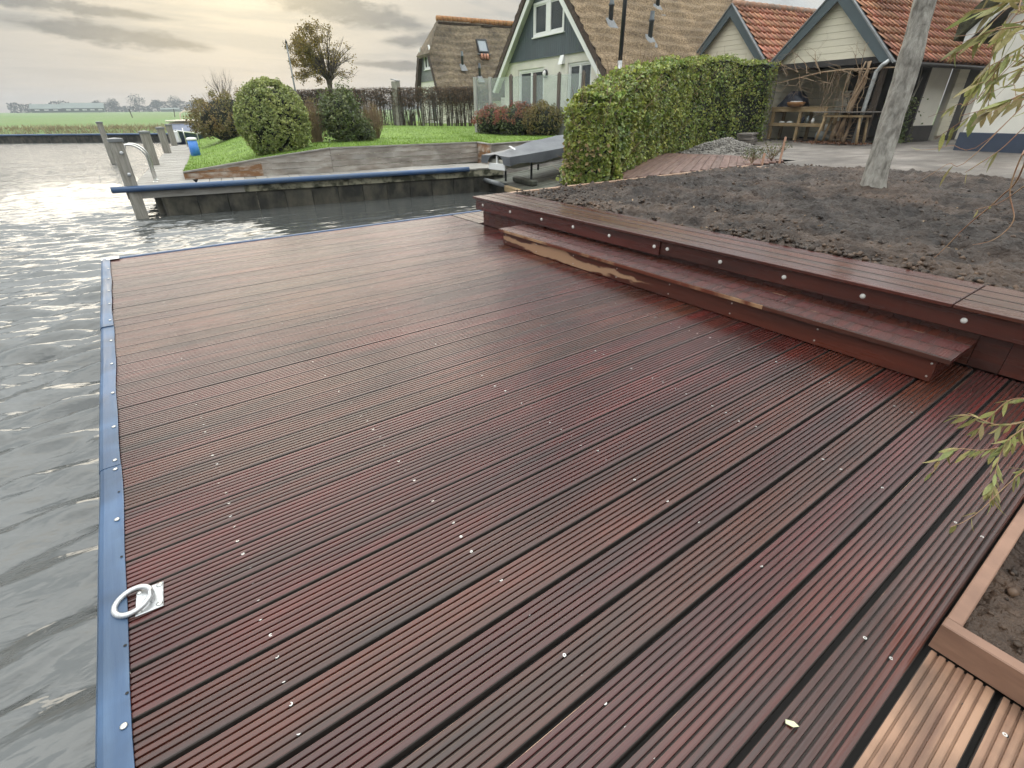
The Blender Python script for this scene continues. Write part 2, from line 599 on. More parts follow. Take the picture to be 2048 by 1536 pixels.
M['black'] = mat('black_metal', (0.020, 0.022, 0.025), 0.4, var=0.2)
M['navy'] = mat('navy_cover', (0.018, 0.022, 0.036), 0.55, var=0.3, bump=0.2)
M['lead'] = mat('lead_grey', (0.20, 0.21, 0.215), 0.5, var=0.25, scale=6)
M['vent'] = mat('vent_pipe', (0.075, 0.095, 0.095), 0.5, col2=(0.03, 0.035, 0.045), scale=3)
M['tarp'] = mat('grey_boat_cover', (0.125, 0.132, 0.142), 0.5, col2=(0.085, 0.090, 0.102), scale=2.5, bump=0.5, bscale=4, bdist=0.03)
M['hull'] = mat('pale_hull', (0.50, 0.49, 0.42), 0.35, col2=(0.30, 0.30, 0.24), scale=3)
M['navy_hull'] = mat('navy_hull', (0.035, 0.055, 0.115), 0.3, var=0.2, scale=2)
M['binblue'] = mat('blue_pedestal', (0.045, 0.205, 0.62), 0.4, var=0.1)
M['bench_wood'] = mat('pine_bench', (0.42, 0.30, 0.165), 0.7, var=0.3, scale=3, stretch=(1, 1, 5), rnd=0.1)
M['terracotta'] = mat('tan_ceramic', (0.42, 0.215, 0.09), 0.5, var=0.2)
M['zinc'] = mat('zinc_pipe', (0.48, 0.50, 0.50), 0.45, var=0.45, metal=0.6, scale=7, bump=0.2)
M['bark'] = mat('pale_grey_bark', (0.40, 0.38, 0.34), 0.9, col2=(0.135, 0.122, 0.105), scale=8, stretch=(2.0, 2.0, 0.8), detail=11, bump=1.0,
                lo=0.38, hi=0.70, bdist=0.05)
M['twig'] = mat('red_brown_twig', (0.255, 0.115, 0.065), 0.6, col2=(0.34, 0.23, 0.13), scale=9)
M['vine'] = mat('brown_vine', (0.19, 0.12, 0.07), 0.8, col2=(0.30, 0.22, 0.14), scale=4, isl=0.3)
M['darkbark'] = mat('dark_bark', (0.070, 0.052, 0.038), 0.9, var=0.4, isl=0.2, bump=0.4)
M['willow'] = mat('willow_leaves', (0.37, 0.35, 0.14), 0.55, col2=(0.24, 0.245, 0.08), scale=14, rnd=0.4, huevar=0.045, trans=0.4)
M['ivy'] = mat('ivy_leaves', (0.31, 0.345, 0.078), 0.40, col2=(0.14, 0.205, 0.042), scale=1.6, isl=0.6, huevar=0.03, trans=0.35, spec=0.5,
               coords='Object')
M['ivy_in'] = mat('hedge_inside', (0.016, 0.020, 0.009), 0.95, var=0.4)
M['privet'] = mat('privet_leaves', (0.34, 0.37, 0.11), 0.42, col2=(0.21, 0.26, 0.075), scale=1.8, isl=0.4, huevar=0.02, trans=0.25)
M['brownleaf'] = mat('rusty_bush_leaves', (0.235, 0.165, 0.065), 0.7, col2=(0.15, 0.155, 0.05), scale=1.2, isl=0.4, huevar=0.02, trans=0.3)
M['darkleaf'] = mat('dark_shrub_leaves', (0.085, 0.120, 0.035), 0.5, col2=(0.135, 0.150, 0.050), scale=2.5, isl=0.45, huevar=0.02, trans=0.25)
M['autumn'] = mat('autumn_leaves', (0.245, 0.165, 0.03), 0.6, col2=(0.145, 0.125, 0.025), scale=1.0, isl=0.4, trans=0.45)
M['hydrangea'] = mat('faded_hydrangea', (0.31, 0.095, 0.065), 0.8, col2=(0.22, 0.11, 0.07), scale=2.0, isl=0.4, huevar=0.02, trans=0.2)
M['beech'] = mat('dry_beech_leaves', (0.215, 0.120, 0.060), 0.8, var=0.3, isl=0.4, trans=0.25)
M['beech_pale'] = mat('dead_ivy_leaves', (0.30, 0.225, 0.10), 0.8, var=0.3, isl=0.4, trans=0.25)
M['fartree'] = mat('far_tree', (0.060, 0.070, 0.050), 0.95, var=0.3, isl=0.3, scale=0.2)
M['barn'] = mat('barn_cladding', (0.11, 0.13, 0.115), 0.85, var=0.3, scale=0.3)
M['barnroof'] = mat('barn_roof', (0.16, 0.19, 0.17), 0.8, var=0.2, scale=0.2)
M['gravel'] = mat('grey_gravel', (0.20, 0.185, 0.165), 0.85, isl=0.4, var=0.2)
M['litter'] = mat('brown_leaf_litter', (0.135, 0.060, 0.030), 0.85, isl=0.45, var=0.2)
M['ceramic'] = mat('grey_ceramic', (0.22, 0.25, 0.25), 0.35, var=0.2)
M['lamp_white'] = mat('milky_lamp_glass', (0.75, 0.75, 0.72), 0.3)


def riser_material():
    """oiled hardwood with a bare, unoiled strip along the far half of the board"""
    m = mat('part_oiled_riser', (0.105, 0.027, 0.016), 0.34, col2=(0.048, 0.016, 0.011), scale=2.0, stretch=(7, 0.5, 7), bump=0.15, bscale=18, rvar=0.08)
    nt = m.node_tree
    N, L = nt.nodes, nt.links
    b = N['Principled BSDF']
    src = b.inputs['Base Color'].links[0].from_socket
    tc = N.new('ShaderNodeTexCoord')
    sp = N.new('ShaderNodeSeparateXYZ')
    L.new(tc.outputs['Object'], sp.inputs[0])
    nz = N.new('ShaderNodeTexNoise')
    nz.inputs['Scale'].default_value = 3.2
    nz.inputs['Detail'].default_value = 7
    mp = N.new('ShaderNodeMapping')
    mp.inputs['Scale'].default_value = (1, 1, 2.5)
    L.new(tc.outputs['Object'], mp.inputs[0])
    L.new(mp.outputs[0], nz.inputs['Vector'])

    def ma(op, a, c, cl=False):
        o = N.new('ShaderNodeMath')
        o.operation = op
        o.use_clamp = cl
        for i, v in enumerate((a, c)):
            if isinstance(v, (int, float)):
                o.inputs[i].default_value = v
            else:
                L.new(v, o.inputs[i])
        return o.outputs[0]
    y, z = sp.outputs[1], sp.outputs[2]
    w = ma('MULTIPLY', ma('SUBTRACT', nz.outputs['Fac'], 0.5), 0.20)
    # band centre falls towards the near end, where it fades out
    mid = ma('ADD', ma('MULTIPLY', ma('SUBTRACT', y, 2.3), 0.012), 0.040)
    half = ma('MULTIPLY', ma('MINIMUM', ma('SUBTRACT', y, 2.55), ma('SUBTRACT', 4.85, y)), 0.075)
    half = ma('MINIMUM', half, 0.058)
    f = ma('SUBTRACT', half, ma('ABSOLUTE', ma('ADD', ma('SUBTRACT', z, mid), w), 0))
    f = ma('MULTIPLY', ma('ADD', f, 0.006), 75.0, True)
    mx = N.new('ShaderNodeMix')
    mx.data_type = 'RGBA'
    L.new(f, mx.inputs[0])
    L.new(src, mx.inputs[6])
    mx.inputs[7].default_value = (0.39, 0.235, 0.145, 1)
    L.new(mx.outputs[2], b.inputs['Base Color'])
    return m


M['riser'] = riser_material()


def water_material():
    m = bpy.data.materials.new('canal_water')
    m.use_nodes = True
    N, L = m.node_tree.nodes, m.node_tree.links
    b = N['Principled BSDF']
    b.inputs['Base Color'].default_value = (0.062, 0.065, 0.062, 1)
    b.inputs['Roughness'].default_value = 0.06
    b.inputs['IOR'].default_value = 1.7
    b.inputs['Specular IOR Level'].default_value = 0.55
    tc = N.new('ShaderNodeTexCoord')
    mp = N.new('ShaderNodeMapping')
    mp.inputs['Scale'].default_value = (1.0, 2.6, 1.0)
    mp.inputs['Rotation'].default_value = (0, 0, R(-6))
    L.new(tc.outputs['Object'], mp.inputs[0])
    n1 = N.new('ShaderNodeTexNoise')
    n1.inputs['Scale'].default_value = 3.2
    n1.inputs['Detail'].default_value = 3
    L.new(mp.outputs[0], n1.inputs['Vector'])
    bp = N.new('ShaderNodeBump')
    bp.inputs['Strength'].default_value = 0.55
    bp.inputs['Distance'].default_value = 0.06
    mp2 = N.new('ShaderNodeMapping')
    mp2.inputs['Scale'].default_value = (0.22, 0.85, 1.0)
    L.new(tc.outputs['Object'], mp2.inputs[0])
    n2 = N.new('ShaderNodeTexNoise')
    n2.inputs['Scale'].default_value = 2.0
    n2.inputs['Detail'].default_value = 6
    L.new(mp2.outputs[0], n2.inputs['Vector'])
    ad = N.new('ShaderNodeMath')
    ad.operation = 'MULTIPLY_ADD'
    L.new(n2.outputs['Fac'], ad.inputs[0])
    ad.inputs[1].default_value = 2.2
    L.new(n1.outputs['Fac'], ad.inputs[2])
    L.new(ad.outputs[0], bp.inputs['Height'])
    # calmer where the quay and decks shelter the inlet
    sp = N.new('ShaderNodeSeparateXYZ')
    L.new(tc.outputs['Object'], sp.inputs[0])
    mr = N.new('ShaderNodeMapRange')
    L.new(sp.outputs[0], mr.inputs[0])
    mr.inputs[1].default_value = 0.6
    mr.inputs[2].default_value = 3.6
    mr.inputs[3].default_value = 0.34
    mr.inputs[4].default_value = 0.10
    mf = N.new('ShaderNodeMapRange')
    L.new(sp.outputs[1], mf.inputs[0])
    mf.inputs[1].default_value = 9.0
    mf.inputs[2].default_value = 26.0
    mf.inputs[3].default_value = 1.0
    mf.inputs[4].default_value = 3.4
    mu = N.new('ShaderNodeMath')
    mu.operation = 'MULTIPLY'
    L.new(mr.outputs[0], mu.inputs[0])
    L.new(mf.outputs[0], mu.inputs[1])
    L.new(mu.outputs[0], bp.inputs['Strength'])
    L.new(bp.outputs[0], b.inputs['Normal'])
    return m


M['water'] = water_material()
for k_, lo_, hi_, sc_ in (('soil', 0.45, 1.35, 0.8), ('clod', 0.55, 1.3, 0.8), ('deck_pale', 0.5, 1.1, 5.0), ('blue', 0.6, 1.15, 3.0), ('plaster', 0.86, 1.02, 0.9),
                          ('plaster_white', 0.86, 1.02, 0.9), ('tile', 0.7, 1.12, 0.9), ('thatch', 0.68, 1.15, 0.7), ('thatch_old', 0.65, 1.2, 0.7), ('paving', 0.62, 1.12, 0.6), ('wall_board', 0.7, 1.1, 1.6)):
    damp_patches(M[k_], lo_, hi_, sc_)

# ------------------------------------------------------------------ the setting
def ground_sheets():
    # base land below everything, out to the horizon
    mb = MB()
    n = 48
    mb.add([(3500 * math.cos(2 * math.pi * k / n), 3500 * math.sin(2 * math.pi * k / n), -3.0) for k in range(n)], [tuple(range(n))])
    tag(mb.build('ground', M['field']), kind='structure')

    # canal water
    def lines(a, b, c, d, step, gr=1.18):
        mid = list(np.arange(b, c, step))
        lo, s, x = [], step, b
        while x > a:
            s *= gr
            x -= s
            lo.append(x)
        hi, s, x = [], step, mid[-1]
        while x < d:
            s *= gr
            x += s
            hi.append(x)
        return np.array(lo[::-1] + mid + hi)
    xs = lines(-260, -6, 7.4, 60, 0.055)
    ys = lines(-60, -0.6, 14.0, 190, 0.034, 1.045)
    X, Y = np.meshgrid(xs, ys)
    Z = np.zeros_like(X)
    r2 = np.random.default_rng(3)
    warp = 0.5 * fbm(X * 0.35, Y * 0.35, 3)
    for i in range(34):
        lam = 0.13 * (4.0 ** r2.random())
        th = R(3) + r2.normal(0, R(10))
        k = 2 * math.pi / lam
        amp = 0.0150 * lam * (1.0 + 0.5 * r2.random())
        Z += amp * np.sin(k * (X * math.sin(th) + Y * math.cos(th)) + r2.random() * 6.28 + warp * 3.0)
    for i in range(7):
        lam = r2.uniform(0.26, 0.46)
        th = R(4) + r2.normal(0, R(6))
        k = 2 * math.pi / lam
        ph = k * (X * math.sin(th) + Y * math.cos(th)) + r2.random() * 6.28 + warp * 2.0 + 1.5 * fbm(X * 0.9, Y * 0.5, 2, i)
        Z += 0.015 * lam * (1 - 2 * np.abs(np.sin(ph / 2)) ** 1.7)
    gust = 0.75 + 1.1 * fbm(X * 0.22 + 5, Y * 0.16, 3, 1)
    calm = 1.0 - 0.86 * smooth(0.3, 2.6, X) * smooth(5.0, 6.5, Y)
    far = 1 - smooth(13, 26, Y)
    nearx = 1 - smooth(5, 14, np.abs(X))
    Z = Z * np.clip(gust, 0.25, 1.6) * calm * far * nearx
    V = np.stack([X, Y, Z - 0.65], -1).reshape(-1, 3)
    tag(np_mesh('water', V, grid_faces(len(xs), len(ys)), M['water'], smooth=True), kind='structure')

    # far pasture beyond the canal
    A, B = np.array([-7.21, 58.12]), np.array([3.32, 50.75])
    d = (B - A) / np.linalg.norm(B - A)
    nrm = np.array([-d[1], d[0]])
    if nrm[1] < 0:
        nrm = -nrm
    us = np.concatenate([np.linspace(-700, -40, 24), np.linspace(-35, 30, 40), np.linspace(40, 700, 24)])
    vs = np.array([0.05, 0.5, 1.1, 1.8, 3, 5, 8, 14, 24, 40, 65, 100, 150, 220, 300, 400, 520, 640, 900, 1500, 2500])
    U, W = np.meshgrid(us, vs)
    XY = A + U[..., None] * d + W[..., None] * nrm
    Z = -0.12 + 0.42 * smooth(0.2, 2.6, W) + 2.6 * smooth(0, 640, W) ** 0.8 + 0.10 * fbm(U * 0.15, W * 0.2, 3) * smooth(1, 4, W)
    V = np.concatenate([XY, Z[..., None]], -1).reshape(-1, 3)
    tag(np_mesh('field', V, grid_faces(len(us), len(vs)), M['field'], smooth=True), kind='structure')
    # dry grass along the far bank
    n = 9000
    u = rng.uniform(-60, 22, n)
    w = rng.uniform(0.1, 3.2, n)
    xy = A + u[:, None] * d + w[:, None] * nrm
    z = -0.12 + 0.42 * smooth(0.2, 2.6, w)
    h = rng.uniform(0.12, 0.42, n)
    lean = rng.normal(0, 0.22, (n, 2))
    wv = d * 0.03
    P = np.zeros((n, 3, 3))
    P[:, 0, :2] = xy - wv
    P[:, 1, :2] = xy + wv
    P[:, 2, :2] = xy + lean
    P[:, 0, 2] = P[:, 1, 2] = z - 0.05
    P[:, 2, 2] = z + h
    o = np_mesh('bank_grass', P.reshape(-1, 3), np.arange(3 * n).reshape(-1, 3), M['straw'])
    tag(o, 'straw coloured dry grass on the far canal bank', 'grass', kind='stuff')
    # timber revetment of the far bank with its blue pipe
    rv = thing('canal_revetment', 'dark timber revetment with blue pipe along the far canal bank', 'revetment', (A[0], A[1], 0), math.atan2(d[1], d[0]))
    for k in range(-30, 14):
        MB().bbox(k * 2.0, k * 2.0 + 1.985, -0.06, 0.04, -1.2, -0.12, 0.01).build('board', M['quay'], rv)
    MB().tube([(x, -0.12, -0.10) for x in np.linspace(-60, 28, 12)], 0.07, 8).build('pipe', M['blue_pipe'], rv, True)

    # neighbour's lawn
    WP = np.array([(1.10, 14.5, 0.10), (4.35, 13.85, 0.50), (8.88, 13.97, 0.47), (8.64, 12.95, 0.47), (10.3, 13.4, 0.46), (14.0, 14.6, 0.46), (46, 16, 0.5)])
    seg = [0, 0.14, 0.36, 0.41, 0.48, 0.60, 1.0]
    uu = np.unique(np.concatenate([np.linspace(0, 0.14, 22), np.linspace(0.14, 0.6, 50), np.linspace(0.6, 1, 16)]))
    tt = np.linspace(0, 1, 60) ** 1.3
    U, T = np.meshgrid(uu, tt)
    fx, fy, fz = (np.interp(U, seg, WP[:, i]) for i in range(3))
    lx = np.interp(T, [0, 0.07, 0.46, 1], [1.10, 1.28, 2.6, 4.2])
    ly = np.interp(T, [0, 0.07, 0.46, 1], [14.5, 16.3, 26.4, 40])
    bx = 4.2 + 42 * U
    X = fx * (1 - T) + bx * T
    Y = fy * (1 - T) + 40 * T
    s = 1 - smooth(0, 0.06, U)
    X = X * (1 - s) + (lx + (X - (1.10 * (1 - T) + 4.2 * T))) * s
    Y = Y * (1 - s) + ly * s
    inner = fz + (0.62 - fz) * smooth(0, 0.6, T)
    left = np.interp(T, [0, 0.07, 0.2, 1], [0.10, 0.02, 0.0, 0.05])
    b = smooth(0.0, 2.4, X - np.interp(Y, [14.5, 16.3, 26.4, 40], [1.10, 1.28, 2.6, 4.2]))
    Z = np.where(T < 1e-6, fz, left * (1 - b) + inner * b) + 0.035 * fbm(X * 0.7, Y * 0.7, 3) * smooth(0, .05, T)
    V = np.stack([X, Y, Z], -1).reshape(-1, 3)
    tag(np_mesh('lawn', V, grid_faces(len(uu), len(tt)), M['lawn'], smooth=True), kind='structure')
    n = 60000
    iu, it = rng.random(n) ** 1.1 * (len(uu) - 2), rng.random(n) ** 1.4 * (len(tt) - 2)
    a, c = iu.astype(int), it.astype(int)
    fu, ft = (iu - a)[:, None], (it - c)[:, None]
    G = V.reshape(len(tt), len(uu), 3)
    P0 = (G[c, a] * (1 - fu) + G[c, a + 1] * fu) * (1 - ft) + (G[c + 1, a] * (1 - fu) + G[c + 1, a + 1] * fu) * ft
    h = rng.uniform(0.02, 0.055, n)
    an = rng.uniform(0, 6.28, n)
    wv = np.stack([np.cos(an), np.sin(an), 0 * an], -1) * 0.007
    P = np.zeros((n, 3, 3))
    P[:, 0], P[:, 1] = P0 - wv, P0 + wv
    P[:, 2] = P0 + np.stack([rng.normal(0, 0.015, n), rng.normal(0, 0.015, n), h], -1)
    o = np_mesh('grass', P.reshape(-1, 3), np.arange(3 * n).reshape(-1, 3), M['grass'])
    tag(o, 'short bright green grass of the lawn across the water', 'grass', kind='stuff')

    # garden ground on this side
    mb = MB()
    mb.add([(4.9, 5.74, .26), (11.5, 5.74, .26), (60, 5.74, .26), (60, 13, .26), (18.8, 11.4, .26), (15.6, 11.0, .26), (11.6, 9.45, .26), (7.5, 7.65, .26), (5.2, 6.2, .26)],
           [(0, 1, 2, 3, 4, 5, 6, 7, 8)])
    tag(mb.build('garden_ground', M['soil']), kind='structure')
    # paved yard behind the bed
    nx, ny = 60, 40
    xs = np.linspace(8.6, 60, nx)
    ys = np.linspace(-40, 11.2, ny)
    X, Y = np.meshgrid(xs, ys)
    Z = 0.300 + 0.010 * fbm(X * 0.8, Y * 0.8, 3)
    V = np.stack([X, Y, Z], -1).reshape(-1, 3)
    F = grid_faces(nx, ny)
    cx = V[F].mean(1)
    keep = ~((cx[:, 0] < 12.2) & (cx[:, 1] > 6.2))
    tag(np_mesh('paving', V, F[keep], M['paving'], smooth=True), kind='structure')
    # soil of the raised bed
    xs = np.concatenate([np.arange(4.09, 7.2, 0.026), np.arange(7.2, 11.9, 0.05)])
    ys = np.concatenate([np.arange(-2.4, 0.2, 0.08), np.arange(0.2, 5.67, 0.030)])
    X, Y = np.meshgrid(xs, ys)
    rough = fbm(X * 5.5, Y * 5.5, 4) * 0.075 + np.abs(fbm(X * 13, Y * 13, 3, 1)) * 0.065 + fbm(X * 34, Y * 34, 2, 2) * 0.022
    edge = smooth(4.09, 4.35, X) * smooth(5.67, 5.5, Y)
    Z = 0.322 + (rough + 0.03 * fbm(X * 0.9, Y * 0.9, 2, 2) + 0.022) * (0.45 + 0.55 * edge)
    lim = np.interp(Y, [-3, 2, 4.1, 5.0, 5.9], [11.3, 11.05, 11.0, 10.4, 9.7]) + 0.35 * fbm(Y * 0.9, X * 0.2, 3, 3)
    Z = Z - 0.12 * smooth(-0.25, 0.25, X - lim)
    Z = Z + 0.05 * np.exp(-((X - 8.13) ** 2 + (Y - 2.88) ** 2) / 0.16)
    V = np.stack([X, Y, Z], -1).reshape(-1, 3)
    tag(np_mesh('soil', V, grid_faces(len(xs), len(ys)), M['soil'], smooth=True), kind='structure')
    clods('soil_clods', 'loose dark clods on the soil of the raised bed', 9500,
          lambda n: np.stack([4.13 + 6.6 * rng.random(n) ** 1.9, rng.uniform(0.0, 5.6, n)], -1), lambda x, y: 0.340 + 0.075 * fbm(x * 5.5, y * 5.5, 4), (0.004, 0.026), M['clod'])


_oct = np.array([(1, 0, 0), (0, 1, 0), (-1, 0, 0), (0, -1, 0), (0.0, 0.0, 1), (0, 0, -1), (.6, .6, .55), (-.6, .6, .5), (-.6, -.6, .55), (.6, -.6, .5)], float)
_octf = np.array([(0, 6, 9), (0, 1, 6), (1, 7, 6), (1, 2, 7), (2, 8, 7), (2, 3, 8), (3, 9, 8), (3, 0, 9), (4, 6, 7), (4, 7, 8), (4, 8, 9), (4, 9, 6),
                  (5, 1, 0), (5, 2, 1), (5, 3, 2), (5, 0, 3)])


def clods(name, label, n, xyf, zf, size, material, parent=None, lift=0.2):
    xy = xyf(n)
    s = size[0] + (size[1] - size[0]) * rng.random(n) ** 2.2
    z = zf(xy[:, 0], xy[:, 1]) + s * lift
    V = _oct[None] * s[:, None, None] * rng.uniform(0.65, 1.25, (n, 10, 1)) * rng.uniform(0.6, 1.3, (n, 1, 3))
    a = rng.uniform(0, 6.28, n)
    ca, sa = np.cos(a)[:, None], np.sin(a)[:, None]
    V = np.stack([V[..., 0] * ca - V[..., 1] * sa, V[..., 0] * sa + V[..., 1] * ca, V[..., 2]], -1)
    V = V + np.concatenate([xy, z[:, None]], -1)[:, None]
    F = (_octf[None] + (np.arange(n) * 10)[:, None, None]).reshape(-1, 3)
    o = np_mesh(name, V.reshape(-1, 3), F, material, parent)
    if parent is None:
        tag(o, label, 'stones' if 'gravel' in name else 'soil', kind='stuff')
    else:
        o['kind'] = 'stuff'
    return o


ground_sheets()


# ------------------------------------------------------------------ the new deck
def grooved_profile(w, ridges, depth, chamfer=0.004, thick=0.028):
    """cross-section (across, up) of a grooved decking board, top at 0"""
    p = [(0.0, -thick), (0.0, -0.0045), (0.0022, -0.0018)]
    pitch = w / ridges
    for i in range(ridges):
        a = i * pitch
        top = 0.0
        if i:
            p += [(a + pitch * 0.20, -depth), (a + pitch * 0.25, -depth * 0.16)]
        else:
            p += [(a + pitch * 0.26, -0.0005)]
        p += [(a + pitch * 0.34, -depth * .05), (a + pitch * 0.46, 0.0), (a + pitch * 0.72, 0.0), (a + pitch * 0.85, -depth * .05)]
        if i < ridges - 1:
            p += [(a + pitch * 0.95, -depth * 0.16), (a + pitch * 1.0, -depth)]
        else:
            p += [(a + pitch * 0.90, -0.0008)]
    p += [(w - 0.0022, -0.0022), (w, -0.0055), (w, -thick)]
    return p


def board_mesh(name, length, w=0.1405, ridges=7, depth=0.0078, along='x', material=None, thick=0.028, nseg=1):
    p = grooved_profile(w, ridges, depth, thick=thick)
    n = len(p)
    floor = {i for i in range(n - 1) if abs(p[i][1] + depth) < 1e-6 and abs(p[i + 1][1] + depth) < 1e-6}
    vs, fs = [], []
    for k in range(nseg + 1):
        for a, z in p:
            t = length * k / nseg
            vs.append((t, a, z) if along == 'x' else (-a, t, z))
    for k in range(nseg):
        fs += [(k * n + i, (k + 1) * n + i, (k + 1) * n + i + 1, k * n + i + 1) for i in range(n - 1)]
        fs.append((k * n + n - 1, (k + 1) * n + n - 1, (k + 1) * n, k * n))
    fs += [tuple(range(n)), tuple(reversed(range(nseg * n, nseg * n + n)))]
    me = bpy.data.meshes.new(name)
    me.from_pydata(vs, [], fs)
    me.materials.append(material)
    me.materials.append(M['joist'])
    me.materials.append(M['deck_edge'] if material is M['deck'] else material)
    side = {0, 1, n - 3, n - 2, n - 1}  # dark colour on sides and groove floors paints in the gap shade
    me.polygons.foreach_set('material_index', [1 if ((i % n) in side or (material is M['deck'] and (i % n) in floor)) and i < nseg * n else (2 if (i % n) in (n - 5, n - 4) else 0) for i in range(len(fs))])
    me.update()
    return me


def put(name, me, parent, loc, rz=0.0, rx=0.0):
    o = bpy.data.objects.new(name, me)
    col.objects.link(o)
    o.parent = parent
    o.location = loc
    o.rotation_euler = (rx, 0, rz)
    return o


SEAMS = [1.092 - 0.1545 * k for k in range(7, 0, -1)] + [1.092 + 0.1502 * k for k in range(37)]
X0, X1 = -0.383, 3.60


def build_deck():
    dk = thing('timber_deck', 'wet red-brown grooved hardwood deck at the water\'s edge', 'deck', (0, 0, 0))
    me = board_mesh('board', X1 - X0, material=M['deck'])
    rr = random.Random(4)
    for a, b in zip(SEAMS, SEAMS[1:]):
        gap = (b - a) - 0.1405
        put('board', me, dk, (X0 + rr.uniform(-0.004, 0.004), a + gap * 0.5 + rr.uniform(-0.0012, 0.0012), rr.uniform(-0.0012, 0.0008)), rr.uniform(-0.0003, 0.0003))
    # unoiled boards in front of the planter
    mp = board_mesh('board', 1.42 - X0, ridges=7, depth=0.0078, material=M['deck_pale'])
    y = SEAMS[0] - 0.1495
    for k in range(9):
        o = put('board', mp, dk, (X0, y - 0.154 * k, rr.uniform(-0.001, 0.0005)))
        o['label'] = 'pale dry unoiled decking board'
    # boards laid the other way beside the raised bed
    mq = board_mesh('board', 0.745, along='y', material=M['deck'])
    for k in range(5):
        put('board', mq, dk, (3.62 + 0.15 * (k + 1), 5.752, 0.0))
    MB().box(X0 + .02, 4.33, -1.4, 6.47, -0.0345, -0.0305).build('gap_shade_sheet', M['hole'], dk)  # added dark sheet, makes the gaps between boards look black
    # frame below
    for x in (-0.05, 0.59, 1.31, 2.05, 2.78, 3.45):
        MB().box(x - 0.025, x + 0.025, -1.4, 6.47, -0.17, -0.035).build('joist', M['joist'], dk)
    MB().box(-0.36, -0.33, -1.4, 6.47, -0.32, -0.035).build('rim_beam', M['joist'], dk)
    MB().box(-0.36, 4.36, 6.44, 6.475, -0.34, -0.035).build('rim_beam', M['joist'], dk)
    for (x, yy) in ((-0.27, 0.6), (-0.27, 3.4), (-0.27, 6.35), (1.9, 6.35), (4.2, 6.35)):
        MB().tube([(x, yy, -1.4), (x, yy, -0.036)], 0.075, 10).build('pile', M['quay'], dk, True)
    # screws
    sb = MB()
    ctr = []
    for a, b in zip(SEAMS, SEAMS[1:]):
        for x in (-0.05, 0.59, 1.31, 2.05, 2.78):
            for t in (0.25, 0.75):
                ctr.append((x + rr.gauss(0, 0.006), a + (b - a) * t + rr.gauss(0, 0.003)))
    for k in range(9):
        for x in (0.59, 1.31):
            for t in (0.25, 0.75):
                ctr.append((x + rr.gauss(0, 0.004), SEAMS[0] - 0.154 * (k + 1) + 0.154 * t))
    for x, yy in ctr:
        far_ = yy > 2.2
        if rr.random() < (0.45 if far_ else 0.06):
            continue
        z = -0.0004 + rr.uniform(-0.0012, 0.0006)
        tx, ty = rr.gauss(0, 0.05), rr.gauss(0, 0.05)
        vs = []
        for r_ in ((0.0036, 0.0016) if far_ else (0.0052, 0.0022)):
            for k in range(8):
                c, s = math.cos(k * math.pi / 4) * r_, math.sin(k * math.pi / 4) * r_
                vs.append((x + c, yy + s, z + c * tx + s * ty))
        sb.cur = 0
        sb.add(vs, [(k, (k + 1) % 8, (k + 1) % 8 + 8, k + 8) for k in range(8)])
        sb.cur = 1
        sb.add([(p[0], p[1], p[2] - 0.0012) for p in vs[8:]], [tuple(range(8))])
        # darker countersink round the head
        vs2 = [(x + math.cos(k * math.pi / 4) * 0.0078, yy + math.sin(k * math.pi / 4) * 0.0078, z - 0.0009) for k in range(8)]
        sb.add(vs2, [tuple(range(8))])
    sb.build('screws', [M['screw'], M['hole']], dk)['kind'] = 'stuff'
    return dk


deck = build_deck()


def build_fender():
    fd = thing('edge_fender', 'blue rubber strip screwed along the water edge of the deck', 'fender', (0, 0, 0))
    prof = [(-0.374, 0.0015), (-0.374, 0.0062), (-0.377, 0.0070), (-0.405, 0.0076), (-0.432, 0.0078), (-0.445, 0.003), (-0.453, -0.010), (-0.455, -0.060), (-0.449, -0.062), (-0.446, -0.012),
            (-0.438, -0.002), (-0.42, 0.0015)]

    def strip(y0, y1, dz, dx, n=26):
        vs, fs = [], []
        m_ = len(prof)
        for k in range(n + 1):
            y = y0 + (y1 - y0) * k / n
            wob = 0.0022 * math.sin(y * 3.7) + 0.0014 * math.sin(y * 9.1 + 1)
            for (a, z) in prof:
                inner = max(0.0, (a + 0.43) / 0.06)
                vs.append((a + dx + wob * (0.4 + inner), y, z + dz + 0.0006 * math.sin(y * 5.3 + a * 30)))
        for k in range(n):
            fs += [(k * m_ + i, k * m_ + (i + 1) % m_, (k + 1) * m_ + (i + 1) % m_, (k + 1) * m_ + i) for i in range(m_)]
        fs += [tuple(reversed(range(m_))), tuple(range(n * m_, n * m_ + m_))]
        mb = MB()
        mb.add(vs, fs)
        return mb.build('strip', M['blue'], fd, False)
    strip(-1.4, 2.336, 0.0, 0.0)
    strip(2.330, 4.62, 0.002, -0.001)
    strip(4.25, 6.50, 0.009, -0.002)
    # far edge strip and its corner plate
    mb = MB()
    mb.bbox(-0.44, 4.38, 6.502, 6.545, -0.06, 0.010, 0.008)
    mb.build('end_strip', M['blue_pipe'], fd)
    MB().bbox(-0.452, -0.30, 6.44, 6.556, 0.0125, 0.0165, 0.001).build('corner_plate', M['galv'], fd)
    for y in (1.08, 1.94, 2.30, 2.372, 2.69, 3.09, 3.52, 3.94, 4.37, 4.8, 5.2, 5.62, 6.02):
        o = MB().disc((-0.392, y, 0.009 if y < 2.33 else (0.011 if y < 4.25 else 0.018)), (0, 0, 1), 0.0085, 0.002, 10, 0.002).build('screw', M['screw'], fd, True)
    for y in (1.17, 1.33, 1.72, 2.12):
        MB().disc((-0.385 + 0.002, y, 0.0093), (0, 0, 1), 0.0042, 0.0004, 8).build('hole', M['hole'], fd)


build_fender()


